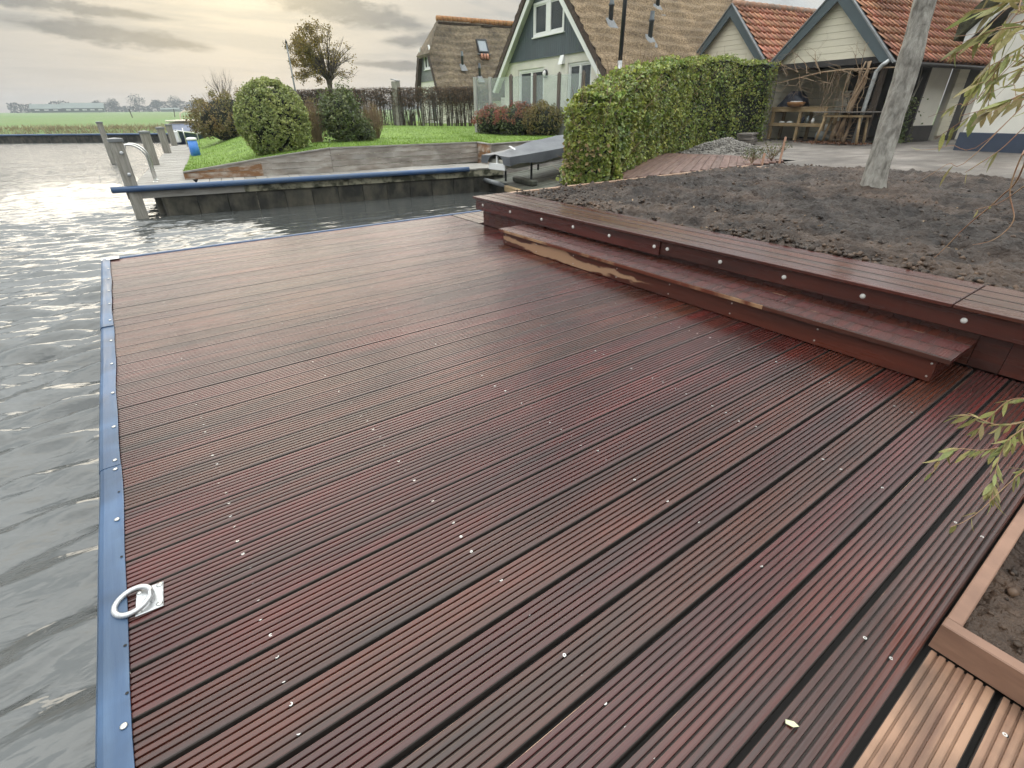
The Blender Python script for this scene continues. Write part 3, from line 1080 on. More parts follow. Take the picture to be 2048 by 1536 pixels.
def build_ring():
    rt = thing('mooring_ring', 'galvanised mooring ring on a square plate at the deck edge', 'mooring ring', (-0.318, 1.475, 0.0), R(-4))
    MB().bbox(-0.036, 0.036, -0.052, 0.052, 0.0005, 0.0065, 0.002).build('plate', M['galv'], rt)
    for sx in (-1, 1):
        for sy in (-1, 1):
            mb = MB().disc((sx * 0.026, sy * 0.040, 0.0065), (0, 0, 1), 0.0085, 0.002, 10, 0.0025)
            mb.disc((sx * 0.026, sy * 0.040, 0.0112), (0, 0, 1), 0.003, 0.0003, 6)
            mb.build('bolt', M['steel'], rt, True)
    pts = [(0.008, 0.020 * math.cos(t), 0.005 + 0.026 * math.sin(t)) for t in np.linspace(-0.1, math.pi + 0.1, 12)]
    MB().tube(pts, 0.0055, 8).build('staple', M['galv'], rt, True)
    # the ring lies over the fender, its inner side held up by the staple
    c = Vector((-0.040, 0.004, 0.023))
    pts = []
    for k in range(29):
        t = 2 * math.pi * k / 28
        x, y = 0.049 * math.cos(t), 0.049 * math.sin(t)
        pts.append(c + Vector((x * 0.98, y, -0.006 + x * 0.12)))
    MB().tube(pts, 0.0082, 10, cap=False).build('ring', M['galv'], rt, True)


build_ring()


def build_raised_bed():
    pb = thing('raised_bed_wall', 'red-brown timber wall with a smooth capped ledge round the soil bed', 'planter wall', (0, 0, 0))
    w = 0.1340
    for k in range(4):
        x = 3.53 + k * 0.1435
        for (y0, y1) in ((0.681, 5.73), (-2.6, 0.674)):
            cb = MB().bbox(x, x + w, y0, y1, 0.322, 0.350, 0.0050)
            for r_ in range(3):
                cb.mi[r_ * 4 + 1] = 1  # dark board sides paint the shade in the cap seams
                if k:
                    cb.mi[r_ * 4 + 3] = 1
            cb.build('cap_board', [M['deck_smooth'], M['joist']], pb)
    MB().bbox(3.552, 3.575, 2.735, 5.69, 0.192, 0.3205, 0.003).build('fascia_board', M['deck_smooth'], pb)
    MB().bbox(3.566, 3.589, -2.6, 2.729, 0.205, 0.3205, 0.003).build('fascia_board', M['deck_smooth'], pb)
    # upright boards below
    y = -2.6
    rr = random.Random(2)
    while y < 5.5:
        o = MB().bbox(3.612, 3.632, y, min(y + 0.139, 5.62), 0.003, 0.3195, 0.003).build('upright_board', M['deck_smooth'], pb)
        y += 0.142
    MB().bbox(3.592, 3.611, 4.36, 4.66, 0.003, 0.190, 0.003).build('filler_board', M['deck_smooth'], pb)
    # end and rear wall towards the inlet
    x = 3.64
    while x < 9.6:
        MB().bbox(x, x + 0.139, 5.622, 5.645, -0.5, 0.3195, 0.003).build('upright_board', M['deck_smooth'], pb)
        x += 0.142
    MB().bbox(4.10, 9.75, 5.668, 5.728, 0.300, 0.352, 0.004).build('edging_board', M['pale_wood'], pb)['label'] = 'pale unoiled edging board'
    MB().bbox(9.70, 9.76, 5.1, 5.667, 0.300, 0.350, 0.004).build('edging_board', M['pale_wood'], pb)
    for y, x in ((5.53, 3.552), (4.94, 3.552), (4.35, 3.552), (3.84, 3.552), (3.33, 3.552), (2.79, 3.552), (2.66, 3.566), (2.15, 3.566), (1.64, 3.566), (1.13, 3.566),
                 (0.61, 3.566), (0.1, 3.566), (-0.4, 3.566)):
        MB().disc((x, y, 0.262), (-1, 0, 0), 0.0165, 0.003, 14, 0.007).build('bolt_head', M['lamp_white'] if False else M['boltcap'], pb, True)


M['boltcap'] = mat('bolt_cap', (0.74, 0.73, 0.69), 0.35, var=0.15, scale=40)
build_raised_bed()


def build_step():
    st = thing('deck_step', 'long low hardwood step in front of the raised bed, partly bare riser', 'step', (0, 0, 0))
    me = board_mesh('tread_board', 4.12, along='y', material=M['deck'], thick=0.030, w=0.1405)
    for k in range(3):
        put('tread_board', me, st, (3.182 + 0.147 * (k + 1) - 0.002, 0.52, 0.165))
    MB().bbox(3.203, 3.226, 0.575, 4.585, 0.003, 0.1335, 0.003).build('riser', M['riser'], st)
    MB().bbox(3.2265, 3.58, 4.565, 4.585, 0.003, 0.1335, 0.003).build('end_board', M['deck_smooth'], st)
    MB().bbox(3.2265, 3.58, 0.575, 0.595, 0.003, 0.1335, 0.003).build('end_board', M['deck_smooth'], st)
    # bare front edge of the tread
    e = MB()
    e.bbox(3.1775, 3.1818, 1.55, 4.64, 0.1355, 0.1618, 0.001)
    e.build('tread_edge', M['riser_edge'], st)
    MB().bbox(3.1780, 3.1818, 0.52, 1.548, 0.1355, 0.1618, 0.001).build('tread_edge', M['deck_smooth'], st)
    for y in (4.54, 4.0, 3.435, 2.88, 2.32, 1.78, 1.19, 0.595):
        for z in (0.107, 0.031):
            MB().disc((3.203, y, z), (-1, 0, 0), 0.0062, 0.0015, 8, 0.001).build('screw', M['screw'], st, True)


def edge_material():
    m = mat('part_bare_edge', (0.13, 0.034, 0.018), 0.4, col2=(0.36, 0.215, 0.12), scale=1.4, stretch=(1, 1.2, 1), detail=6, lo=0.52, hi=0.60)
    return m


M['riser_edge'] = edge_material()
build_step()


def build_near_planter():
    pn = thing('planter_frame', 'pale timber frame of a small soil planter standing on the deck', 'planter', (0, 0, 0))
    MB().bbox(1.422, 1.458, -1.7, 0.010, 0.002, 0.098, 0.003).build('front_board', M['pale_wood2'], pn)
    MB().bbox(1.4585, 3.52, -0.026, 0.009, 0.002, 0.097, 0.003).build('side_board', M['pale_wood2'], pn)
    n1, n2 = 90, 80
    X, Y = np.meshgrid(np.linspace(1.459, 3.5, n1), np.linspace(-1.7, -0.027, n2))
    Z = 0.062 + 0.035 * fbm(X * 9, Y * 9, 4) + 0.012 * np.abs(fbm(X * 25, Y * 25, 2))
    np_mesh('planter_soil', np.stack([X, Y, Z], -1).reshape(-1, 3), grid_faces(n1, n2), M['soil'], pn, True)
    clods('planter_clods', '', 260, lambda n: np.stack([rng.uniform(1.48, 2.6, n), rng.uniform(-0.7, -0.05, n)], -1), lambda x, y: 0.065 + 0.035 * fbm(x * 9, y * 9, 4), (0.006, 0.026), M['clod'], pn)


M['pale_wood2'] = mat('pale_planter_board', (0.27, 0.155, 0.105), 0.6, col2=(0.14, 0.075, 0.05), scale=2.4, stretch=(1.2, 1.2, 6), rnd=0.1, bump=0.3, bscale=20, bdist=0.002)
build_near_planter()


# ------------------------------------------------------------------ across the inlet: quay, walkway, retaining wall
def lerp2(a, b, t):
    return (a[0] + (b[0] - a[0]) * t, a[1] + (b[1] - a[1]) * t)


F0, F1 = (-0.2, 13.45), (8.5, 12.11)
FD = Vector((F1[0] - F0[0], F1[1] - F0[1], 0)).normalized()
FN = Vector((-FD.y, FD.x, 0))          # inland
FROT = math.atan2(FD.y, FD.x)


def build_quay():
    q = thing('quay_walkway', 'weathered grey plank walkway round the neighbour\'s lawn', 'jetty', (0, 0, 0))
    rr = random.Random(9)
    # planks square to the front edge, running back under the retaining wall
    L = (Vector((*F1, 0)) - Vector((*F0, 0))).length
    t = 1.38
    while t < L - 0.05:
        p = Vector((*F0, 0)) + FD * t
        mb = MB().bbox(0.004, 0.241, 0, 1.45, -0.09, -0.05 + rr.uniform(-.004, .003), 0.004)
        o = mb.build('plank', M['dock_wood'], q)
        o.location = p
        o.rotation_euler = (0, 0, FROT)
        t += 0.245
    # walkway planks, crosswise, along the canal
    y = 13.0
    k = 0
    while y < 31.2:
        xl = np.interp(y, [13.4, 13.9, 29.5, 31.2], [-0.16, 0.05, 2.04, 2.30])
        xr = np.interp(y, [13.4, 14.5, 16.3, 26.4, 31.2], [1.14, 1.16, 1.34, 2.68, 3.25])
        if y >= 13.42:
            mb = MB().bbox(xl, xr + 0.08, y + 0.004, y + 0.186, -0.092, -0.051 + rr.uniform(-.004, .003), 0.004)
            mb.build('plank', M['dock_wood'], q)
        y += 0.19
        k += 1
    # edge beam and wall to the water
    t = 0.72
    while t < L:
        p = Vector((*F0, 0)) + FD * t + FN * 0.06
        w = min(0.60, L - t)
        o = MB().bbox(0.005, w - 0.005, 0, 0.12, -1.3, -0.262, 0.008).build('wall_panel', M['quay'], q)
        o.location = p
        o.rotation_euler = (0, 0, FROT)
        t += 0.60
    for (a, b, mt) in ((0.1, 2.3, 'dock_wood'), (2.305, 4.6, 'quay_top'), (4.605, 6.9, 'quay_top'), (6.905, L, 'quay_top')):
        o = MB().bbox(a, b, 0.015, 0.075, -0.258, -0.094, 0.006).build('edge_beam', M[mt], q)
        o.location = (*F0, 0)
        o.rotation_euler = (0, 0, FROT)
    for t in (0.55, 0.72):
        p = Vector((*F0, 0)) + FD * t + FN * (0.5 if t < .6 else .2)
        MB().tube([(p.x, p.y, -1.5), (p.x, p.y, -0.095)], 0.06, 8).build('pile', M['quay'], q, True)
    for y in (17, 21, 25, 29):
        xl = np.interp(y, [13.9, 29.5], [0.15, 2.14])
        MB().tube([(xl, y, -1.5), (xl, y, -0.095)], 0.07, 8).build('pile', M['quay'], q, True)
    MB().tube([(np.interp(y, [13.9, 31.2], [0.14, 2.36]), y, -0.17) for y in (13.6, 20, 26, 31.2)], 0.05, 6).build('edge_beam', M['quay_top'], q)
    # blue fender pipe
    pts = [Vector((*F0, -0.055)) + FD * t - FN * 0.035 for t in np.linspace(-0.12, 7.75, 14)]
    MB().tube(pts, 0.062, 12).build('fender_pipe', M['blue_pipe'], q, True)
    return q


build_quay()

WALL = [(1.10, 14.5, 0.10), (2.75, 14.17, 0.32), (4.35, 13.85, 0.50), (6.6, 13.91, 0.485), (8.88, 13.97, 0.47), (8.64, 12.95, 0.47), (10.3, 13.4, 0.46), (14.0, 14.6, 0.46)]


def build_retaining_wall():
    w = thing('retaining_wall', 'weathered board retaining wall with rust stains below the lawn', 'retaining wall', (0, 0, 0))
    for i, (a, b) in enumerate(zip(WALL, WALL[1:])):
        A_, B_ = Vector(a[:2]).to_3d(), Vector(b[:2]).to_3d()
        d = (B_ - A_)
        Ln = d.length
        d.normalize()
        n = Vector((d.y, -d.x, 0))
        z = -0.048 if i < 4 else -0.42
        rows = 4
        for r in range(rows):
            z0 = z
            za0, zb0 = z + (a[2] - z) * r / rows, z + (b[2] - z) * r / rows
            za1, zb1 = z + (a[2] - z) * (r + 1) / rows - 0.012, z + (b[2] - z) * (r + 1) / rows - 0.012
            if i == 0 or i == 1:
                # boards stay level; the sloping top cuts them
                za0 = zb0 = z + 0.137 * r
                za1, zb1 = min(z + 0.137 * r + 0.131, a[2]), min(z + 0.137 * r + 0.131, b[2])
                if zb1 - zb0 < 0.01:
                    continue
                za0 = min(za0, za1 - 0.002)
            th = 0.05
            P = []
            for q, zz in ((A_, za0), (B_, zb0), (B_, zb1), (A_, za1)):
                P.append(q + Vector((0, 0, zz)))
            Q = [p + n * th for p in P]
            mb = MB()
            mb.add(P + Q, [(3, 2, 1, 0), (4, 5, 6, 7), (0, 1, 5, 4), (1, 2, 6, 5), (2, 3, 7, 6), (3, 0, 4, 7)])
            mb.build('board', M['rust_board'] if (i == 0 and r < 2) or (i == 4 and r > 0) else M['wall_board'], w)
        # capping strip
        mb = MB()
        P = [A_ + n * 0.07 + Vector((0, 0, a[2] - .004)), B_ + n * 0.07 + Vector((0, 0, b[2] - .004)), B_ - n * 0.03 + Vector((0, 0, b[2] - .004)), A_ - n * 0.03 + Vector((0, 0, a[2] - .004))]
        Q = [p + Vector((0, 0, 0.03)) for p in P]
        mb.add(P + Q, [(3, 2, 1, 0), (4, 5, 6, 7), (0, 1, 5, 4), (1, 2, 6, 5), (2, 3, 7, 6), (3, 0, 4, 7)])
        mb.build('capping', M['dock_wood'], w)


build_retaining_wall()


def post(x, y, z0, z1, label, wd=0.21, rz=0.1, bolts=False, group='mooring posts along the canal'):
    p = thing('mooring_post', label, 'post', (x, y, 0), rz, group)
    h = wd / 2
    MB().bbox(-h, h, -h, h, z0, z1 - 0.06, 0.012).build('shaft', M['post_wood'], p)
    mb = MB()
    mb.bbox(-h - .018, h + .018, -h - .018, h + .018, z1 - 0.075, z1 - 0.012, 0.006)
    mb.add([(-h - .015, -h - .015, z1 - .014), (h + .015, -h - .015, z1 - .014), (h + .015, h + .015, z1 - .014), (-h - .015, h + .015, z1 - .014), (0, 0, z1 + 0.004)],
           [(0, 1, 4), (1, 2, 4), (2, 3, 4), (3, 0, 4)])
    mb.build('cap', M['lead'], p)
    if bolts:
        for z in (0.62, 0.22):
            MB().disc((0.02, -h, z), (0, -1, 0), 0.035, 0.012, 10, 0.01).build('bolt', M['galv'], p, True)


post(0.03, 13.50, -1.4, 0.89, 'thick bolted mooring post at the near corner of the grey walkway', bolts=True)
post(0.80, 19.40, -0.05, 0.87, 'second mooring post along the grey walkway, behind the ladder', 0.23)
post(1.58, 25.07, -0.05, 0.86, 'third mooring post along the grey walkway', 0.23)
post(2.31, 30.7, -0.05, 0.87, 'farthest mooring post on the walkway, in front of the moored boat', 0.23)
post(-0.27, 30.0, -1.4, 1.02, 'slim mooring post standing alone in the canal', 0.2)


def ladder(x, y, rz, label, group='swimming ladders'):
    l = thing('dock_ladder', label, 'ladder', (x, y, 0), rz, group)
    for s in (0, 0.5):
        pts = [(0.34, s, -0.05), (0.34, s, 0.30)] + [(0.06 + 0.28 * math.cos(t), s, 0.42 + 0.30 * math.sin(t)) for t in np.linspace(0.0, 1.9, 8)] + \
              [(-0.14, s, 0.45), (-0.16, s, -1.2)]
        MB().tube(pts, 0.02, 8).build('rail', M['steel'], l, True)
        MB().disc((0.34, s, -0.05), (0, 0, 1), 0.055, 0.01, 12, 0.004).build('base_flange', M['steel'], l, True)
    for z in (-0.35, -0.6, -0.85):
        MB().tube([(-0.16, 0, z), (-0.16, 0.5, z)], 0.016, 6).build('rung', M['steel'], l, True)


ladder(0.16, 14.45, R(-7), 'stainless steel ladder rails beside the near corner post')
ladder(2.62, 28.3, R(-97), 'stainless steel ladder rails at the far end of the walkway by the moored boat')


def build_pedestal():
    p = thing('power_pedestal', 'bright blue service pedestal with white lid at the edge of the walkway', 'pedestal', (2.16, 21.5, 0))
    mb = MB()
    mb.tube([(0, 0, -0.05), (0, 0, 0.50)], [0.155, 0.142], 16)
    mb.build('body', M['binblue'], p, True)
    MB().tube([(0, 0, 0.502), (0, 0, 0.53), (0, 0, 0.575), (0, 0, 0.59)], [0.155, 0.16, 0.15, 0.06], 16).build('lid', M['white'], p, True)


build_pedestal()


def loft(sections, close_ends=True):
    mb = MB()
    n = len(sections[0])
    vs = [p for s in sections for p in s]
    fs = []
    for i in range(len(sections) - 1):
        for k in range(n - 1):
            fs.append((i * n + k, i * n + k + 1, (i + 1) * n + k + 1, (i + 1) * n + k))
    if close_ends:
        fs.append(tuple(range(n)))
        fs.append(tuple(reversed(range((len(sections) - 1) * n, len(sections) * n))))
    mb.add(vs, fs)
    return mb


def build_moored_boat():
    b = thing('moored_boat', 'navy motor boat with cream cabin moored beyond the walkway', 'boat', (2.72, 33.1, -0.65), R(68))
    # local x from bow (0) to stern
    secs, dk = [], []
    for t, w, zk, zs in ((0.0, 0.03, 0.85, 1.18), (0.35, 0.33, 0.30, 1.10), (0.9, 0.62, 0.05, 1.02), (1.8, 0.88, -0.1, 0.95), (3.2, 0.98, -0.1, 0.90), (5.2, 0.92, -0.05, 0.92)):
        secs.append([(t, -w, zs), (t, -w * 0.86, zk + (zs - zk) * 0.45), (t, -w * 0.35, zk), (t, w * 0.35, zk), (t, w * 0.86, zk + (zs - zk) * 0.45), (t, w, zs)])
        dk.append([(t, -w, zs + .0), (t, -w * .5, zs + .04), (t, w * .5, zs + .04), (t, w, zs)])
    loft(secs).build('hull', M['navy_hull'], b, True)
    loft(dk, False).build('foredeck', M['white'], b, True)
    pts = [s[0] for s in secs]
    mb = MB().tube([(p[0], p[1] - .015, p[2]) for p in pts], 0.035, 6)
    mb.tube([(p[0], -p[1] + .015, p[2]) for p in pts], 0.035, 6)
    mb.build('rub_rail', M['white'], b, True)
    MB().bbox(-0.10, 0.16, -0.09, 0.09, 0.62, 1.16, 0.03).build('stem_guard', M['white'], b)
    # cabin
    cs = []
    for t, w, z in ((1.25, 0.66, 1.0), (1.6, 0.70, 1.52), (3.9, 0.72, 1.58), (4.1, 0.74, 0.98)):
        cs.append([(t, -w - .06, 0.95), (t, -w, z), (t, w, z), (t, w + .06, 0.95)])
    loft(cs).build('cabin', M['cabin_cream'], b)
    W = MB()
    W.add([(1.30, -.60, 1.10), (1.54, -.60, 1.44), (1.54, .60, 1.44), (1.30, .60, 1.10)], [(0, 1, 2, 3)])
    o = W.build('windscreen', M['blue_glass'], b)
    o.location = (-0.03, 0, 0.02)
    for s in (-1, 1):
        for (a, c) in ((1.75, 2.65), (2.75, 3.75)):
            W = MB()
            W.add([(a, s * .772, 1.10), (c, s * .772, 1.10), (c, s * .755, 1.46), (a + .05, s * .755, 1.46)], [(0, 1, 2, 3) if s < 0 else (3, 2, 1, 0)])
            W.build('side_window', M['blue_glass'], b)
    MB().bbox(1.42, 4.1, -.8, .8, 1.57, 1.63, 0.02).build('cabin_roof', M['cabin_cream'], b)
    MB().tube([(3.0, -.5, 1.6), (3.0, -.45, 1.95), (3.0, -.2, 2.06), (3.0, .2, 2.06), (3.0, .45, 1.95), (3.0, .5, 1.6)], 0.03, 8).build('roof_hoop', M['cabin_cream'], b, True)


M['cabin_cream'] = mat('cream_gelcoat', (0.62, 0.56, 0.46), 0.4, var=0.08)
M['blue_glass'] = mat('tinted_boat_window', (0.22, 0.25, 0.34), 0.12, var=0.3, scale=1.0)
build_moored_boat()


def build_covered_boat():
    ang = R(-3)
    b = thing('covered_boat', 'small boat under a grey cover, propped up on the slipway', 'boat', (7.30, 10.75, 0.02), R(6))
    ts = np.linspace(0, 3.9, 16)
    tarp, hull = [], []
    for t in ts:
        base = 0.10 + 0.075 * t
        w = 0.52 + 0.16 * math.sin(min(t / 2.6, 1) * math.pi / 2)
        ridge = 0.27 + 0.13 * smooth(0.0, 1.3, t) + 0.02 * t
        wob = 0.016 * math.sin(t * 7.1) + 0.010 * math.sin(t * 15.7 + 1)
        tarp.append([(t, -w - .02 + wob * 2, base + 0.04 + 0.03 * math.sin(t * 4.7)), (t, -w - .015 + wob, base + 0.13), (t, -w + .0, base + 0.235), (t, -w * 0.45, base + 0.235 + (ridge - .235) * .62 - .012),
                     (t, 0, base + ridge + wob * .5), (t, w * 0.45, base + 0.235 + (ridge - .235) * .62 - .012), (t, w, base + 0.235), (t, w + .015 - wob, base + 0.13),
                     (t, w + .02, base + 0.04 + 0.03 * math.sin(t * 5.3 + 1))])
    hx = [0.10, 0.5, 1.2, 2.2, 3.2, 4.0]
    for t in hx:
        base = 0.10 + 0.075 * t
        w = 0.46 + 0.16 * math.sin(min(t / 2.6, 1) * math.pi / 2)
        k = 0.14 if t < 0.3 else 0.02
        hull.append([(t, -w, base + 0.15), (t, -w * .8, base + .0 + k * .5), (t, -w * .3, base - .13 + k), (t, w * .3, base - .13 + k), (t, w * .8, base + k * .5), (t, w, base + 0.15)])
    cv = MB()
    for lo_, hi_ in ((0, 3), (2, 5), (4, 7), (6, 9)):
        sub = loft([sec[lo_:hi_] for sec in tarp], False)
        cv.add(sub.v, sub.f)
    cv.build('cover', M['tarp'], b, True)
    # end flap with an arched opening
    e = MB()
    s = tarp[0]
    mid = [(-.0, y, z) for y, z in ((-.30, .16), (-.26, .27), (-.14, .35), (0.02, .37), (.16, .33), (.26, .24), (.29, .15))]
    ring = [s[0], s[2], s[3], s[4], s[5], s[6], s[8]]
    vs = ring + mid
    e.add(vs, [(i, i + 1, i + 8, i + 7) for i in range(6)])
    e.build('end_flap', M['tarp'], b, True)
    loft(hull).build('hull', M['hull'], b, True)
    MB().bbox(0.04, 0.09, -.30, .30, .02, .17, .01).build('transom', M['white'], b)
    MB().bbox(0.05, 0.09, -.02, .03, .16, .34, .005).build('motor_bracket', M['white'], b)
    # white print on the cover
    mk = MB()
    for k in range(5):
        y0 = 0.10 - k * 0.075
        mk.box(0.42 - .03 * k, 0.47 - .03 * k + .012 * (k % 2), y0 - 0.05, y0, 0, 0.004)
    o = mk.build('cover_print', M['white'], b)
    o.location = (0.05, -0.06, 0.452)
    o.rotation_euler = (0.1, -0.14, 0)
    # props
    for (t, y, z0) in ((0.75, -.48, -0.33), (2.0, -.55, -0.15), (0.75, .48, -0.33), (2.0, .55, -0.15)):
        MB().box(t - .018, t + .018, y - .018, y + .018, z0, 0.2 + .06 * t).build('prop', M['black'], b)


build_covered_boat()


def build_slipway():
    s = thing('slipway', 'dark mossy plank slipway under the covered boat', 'slipway', (7.12, 7.9, -0.37), 0)
    s.rotation_euler = (0, R(-6.5), R(-12))
    rr = random.Random(5)
    y = -1.2
    while y < 4.75:
        MB().bbox(rr.uniform(-.02, .03), 4.4 + .12 * y, y + .006, y + .19, -0.05, rr.uniform(-.008, .004), .006).build('plank', M['slip'], s)
        y += 0.196
    MB().bbox(0.05, 0.25, -1.2, 4.75, -0.7, -0.055, 0.01).build('front_beam', M['quay'], s)
    MB().tube([(-0.05, 3.1, 0.02), (-0.08, 4.6, 0.02)], 0.06, 8).build('edge_roller', M['lead'], s, True)
    MB().bbox(-0.12, -0.03, 1.3, 3.0, -0.10, 0.04, .008).build('edge_plank', M['bench_wood'], s)
    MB().bbox(0.35, 0.50, 2.35, 3.5, 0.006, 0.13, .02).build('mossy_block', M['slip'], s)


build_slipway()


# ------------------------------------------------------------------ vegetation
def leaf_mesh(name, P, Nn, size, material, parent=None, aspect=0.62, bias=0.6, fold=0.25, droop=0.0):
    """P (n,3) places, Nn (n,3) facing; every leaf a folded four-point blade"""
    n = len(P)
    s = rng.uniform(size[0], size[1], n)[:, None]
    nd = Nn * bias + rng.normal(0, 1, (n, 3)) * (1 - bias)
    nd /= np.linalg.norm(nd, axis=1, keepdims=True) + 1e-9
    a = np.cross(nd, rng.normal(0, 1, (n, 3)))
    a[:, 2] -= droop
    a = a - nd * (a * nd).sum(1, keepdims=True)
    a /= np.linalg.norm(a, axis=1, keepdims=True) + 1e-9
    b = np.cross(nd, a)
    V = np.zeros((n, 4, 3))
    V[:, 0] = P - a * s * 0.5
    V[:, 1] = P + b * s * aspect * 0.5 + nd * s * fold * 0.5 - a * s * 0.05
    V[:, 2] = P + a * s * 0.5
    V[:, 3] = P - b * s * aspect * 0.5 + nd * s * fold * 0.5 - a * s * 0.05
    i = (np.arange(n) * 4)[:, None]
    F = np.concatenate([i + np.array([[0, 1, 2]]), i + np.array([[0, 2, 3]])], 0)
    return np_mesh(name, V.reshape(-1, 3), F, material, parent)


def unit(n):
    v = rng.normal(0, 1, (n, 3))
    return v / np.linalg.norm(v, axis=1, keepdims=True)


def lumpy(v, k=1.0, seed=0.0):
    """radius factor over directions v: uneven outline"""
    x, y, z = v[:, 0], v[:, 1], v[:, 2]
    return 1 + k * (fbm(x * 2.1 + seed, y * 2.1 + z * 1.7 + seed, 3) * 0.22 + vnoise(x * 6 + seed, y * 5 + z * 6) * 0.10)


def core_mesh(name, c, r, seed, material, parent, f=0.86, k=1.0):
    nu, nv = 22, 14
    th = np.linspace(0, 2 * np.pi, nu)
    ph = np.linspace(0.02, np.pi - 0.02, nv)
    T, Ph = np.meshgrid(th, ph)
    v = np.stack([np.cos(T) * np.sin(Ph), np.sin(T) * np.sin(Ph), np.cos(Ph)], -1).reshape(-1, 3)
    V = v * np.array(r) * f * lumpy(v, k, seed)[:, None] + np.array(c)
    return np_mesh(name, V, grid_faces(nu, nv), material, parent, True)


def bush(name, label, loc, r, n, size, leafmat, cz, seed=0.0, core=True, twigs=0, group=None, cat='bush', lump=1.0, shell=0.82, stems=5, clump=0.16, up=0.35,
         flat=0.0):
    """leaves gathered in many small clumps over an uneven rounded form"""
    b = thing(name, label, cat, loc, 0, group)
    per = 26
    nc = max(8, n // per)
    v = unit(nc)
    if flat:
        v[:, 2] = np.where(v[:, 2] < 0, v[:, 2] * (1 - flat), v[:, 2])
    rad = rng.uniform(shell, 1.0, nc)
    C = v * np.array(r) * (rad * lumpy(v, lump, seed))[:, None] + np.array([0, 0, cz])
    cs = clump * rng.uniform(0.5, 1.25, nc)
    off = rng.normal(0, 1, (nc, per, 3))
    off /= np.linalg.norm(off, axis=2, keepdims=True) + 1e-9
    off = off * rng.random((nc, per, 1)) ** 0.5 * cs[:, None, None]
    P = (C[:, None] + off).reshape(-1, 3)
    nn = (v[:, None] * 0.7 + off / (cs[:, None, None] + 1e-6) * 0.6 + np.array([0, 0, up])).reshape(-1, 3)
    k = P[:, 2] > 0.0
    P, nn = P[k], nn[k]
    nn /= np.linalg.norm(nn, axis=1, keepdims=True) + 1e-9
    leaf_mesh('foliage', P, nn, size, leafmat, b)
    if core:
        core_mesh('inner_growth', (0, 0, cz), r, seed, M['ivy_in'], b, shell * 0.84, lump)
    for q in range(stems):
        a = random.uniform(0, 6.28)
        e = (math.cos(a) * r[0] * .45, math.sin(a) * r[1] * .45, cz)
        MB().tube([(math.cos(a) * .08, math.sin(a) * .08, -0.08), (e[0] * .6, e[1] * .6, cz * .5), e], [0.025, 0.018, 0.008], 5).build('stem', M['darkbark'], b, True)
    if twigs:
        st = MB()
        for q in range(twigs):
            a = random.uniform(0, 6.28)
            f = random.uniform(0.15, 1.0)
            h = cz + r[2] * random.uniform(0.35, 1.05) * math.sqrt(max(0.05, 1 - f * f * .7))
            e = Vector((math.cos(a) * r[0] * f, math.sin(a) * r[1] * f, h))
            s_ = Vector((math.cos(a) * r[0] * f * .25, math.sin(a) * r[1] * f * .25, 0))
            m_ = s_.lerp(e, .5) + Vector((random.gauss(0, .06), random.gauss(0, .06), 0))
            st.tube([s_, m_, e], [0.008, 0.006, 0.003], 3, False)
            for w_ in range(2):
                e2 = m_.lerp(e, random.random()) + Vector((random.gauss(0, .09), random.gauss(0, .09), random.uniform(.02, .2)))
                st.tube([m_, m_.lerp(e2, .6), e2], [0.004, 0.003, 0.002], 3, False)
        st.build('twigs', M['vine'], b)['kind'] = 'stuff'
    return b


bush('round_bush', 'big rounded yellow-green clipped bush at the edge of the lawn', (3.60, 15.75, 0.26), (0.88, 0.88, 0.98), 34000, (0.032, 0.068), M['privet'], 0.84, 1.3, lump=0.22, shell=0.92,
     clump=0.085)
bush('rusty_bush', 'wide olive and rust-brown bush beside the moored boat', (4.15, 25.6, 0.25), (1.62, 1.1, 1.05), 9500, (0.05, 0.10), M['brownleaf'], 0.75, 4.1, twigs=160, lump=1.1, clump=0.2, flat=.4)
bush('twiggy_bush', 'bare brown twiggy bush between the two green bushes', (4.98, 16.9, 0.40), (0.40, 0.40, 0.75), 900, (0.025, 0.05), M['brownleaf'], 0.50, 2.2, core=False, twigs=260, stems=0)
bush('dark_bush', 'dark green loose shrub in the middle of the lawn edge', (5.78, 16.75, 0.38), (0.66, 0.55, 0.84), 6000, (0.05, 0.10), M['darkleaf'], 0.74, 6.2, lump=1.4, shell=.7, clump=0.22, flat=.3)
bush('dark_low_bush', 'low dark green shrub spreading right of the dark shrub', (6.45, 16.9, 0.40), (0.42, 0.35, 0.42), 1800, (0.04, 0.08), M['darkleaf'], 0.34, 8.2, lump=1.9, shell=.7, clump=0.16, flat=.3)
bush('low_bush', 'small bare shrub with thin upright brown twigs on the lawn', (7.15, 17.7, 0.42), (0.40, 0.35, 0.75), 260, (0.025, 0.05), M['brownleaf'], 0.48, 3.3, core=False, twigs=190, stems=0)


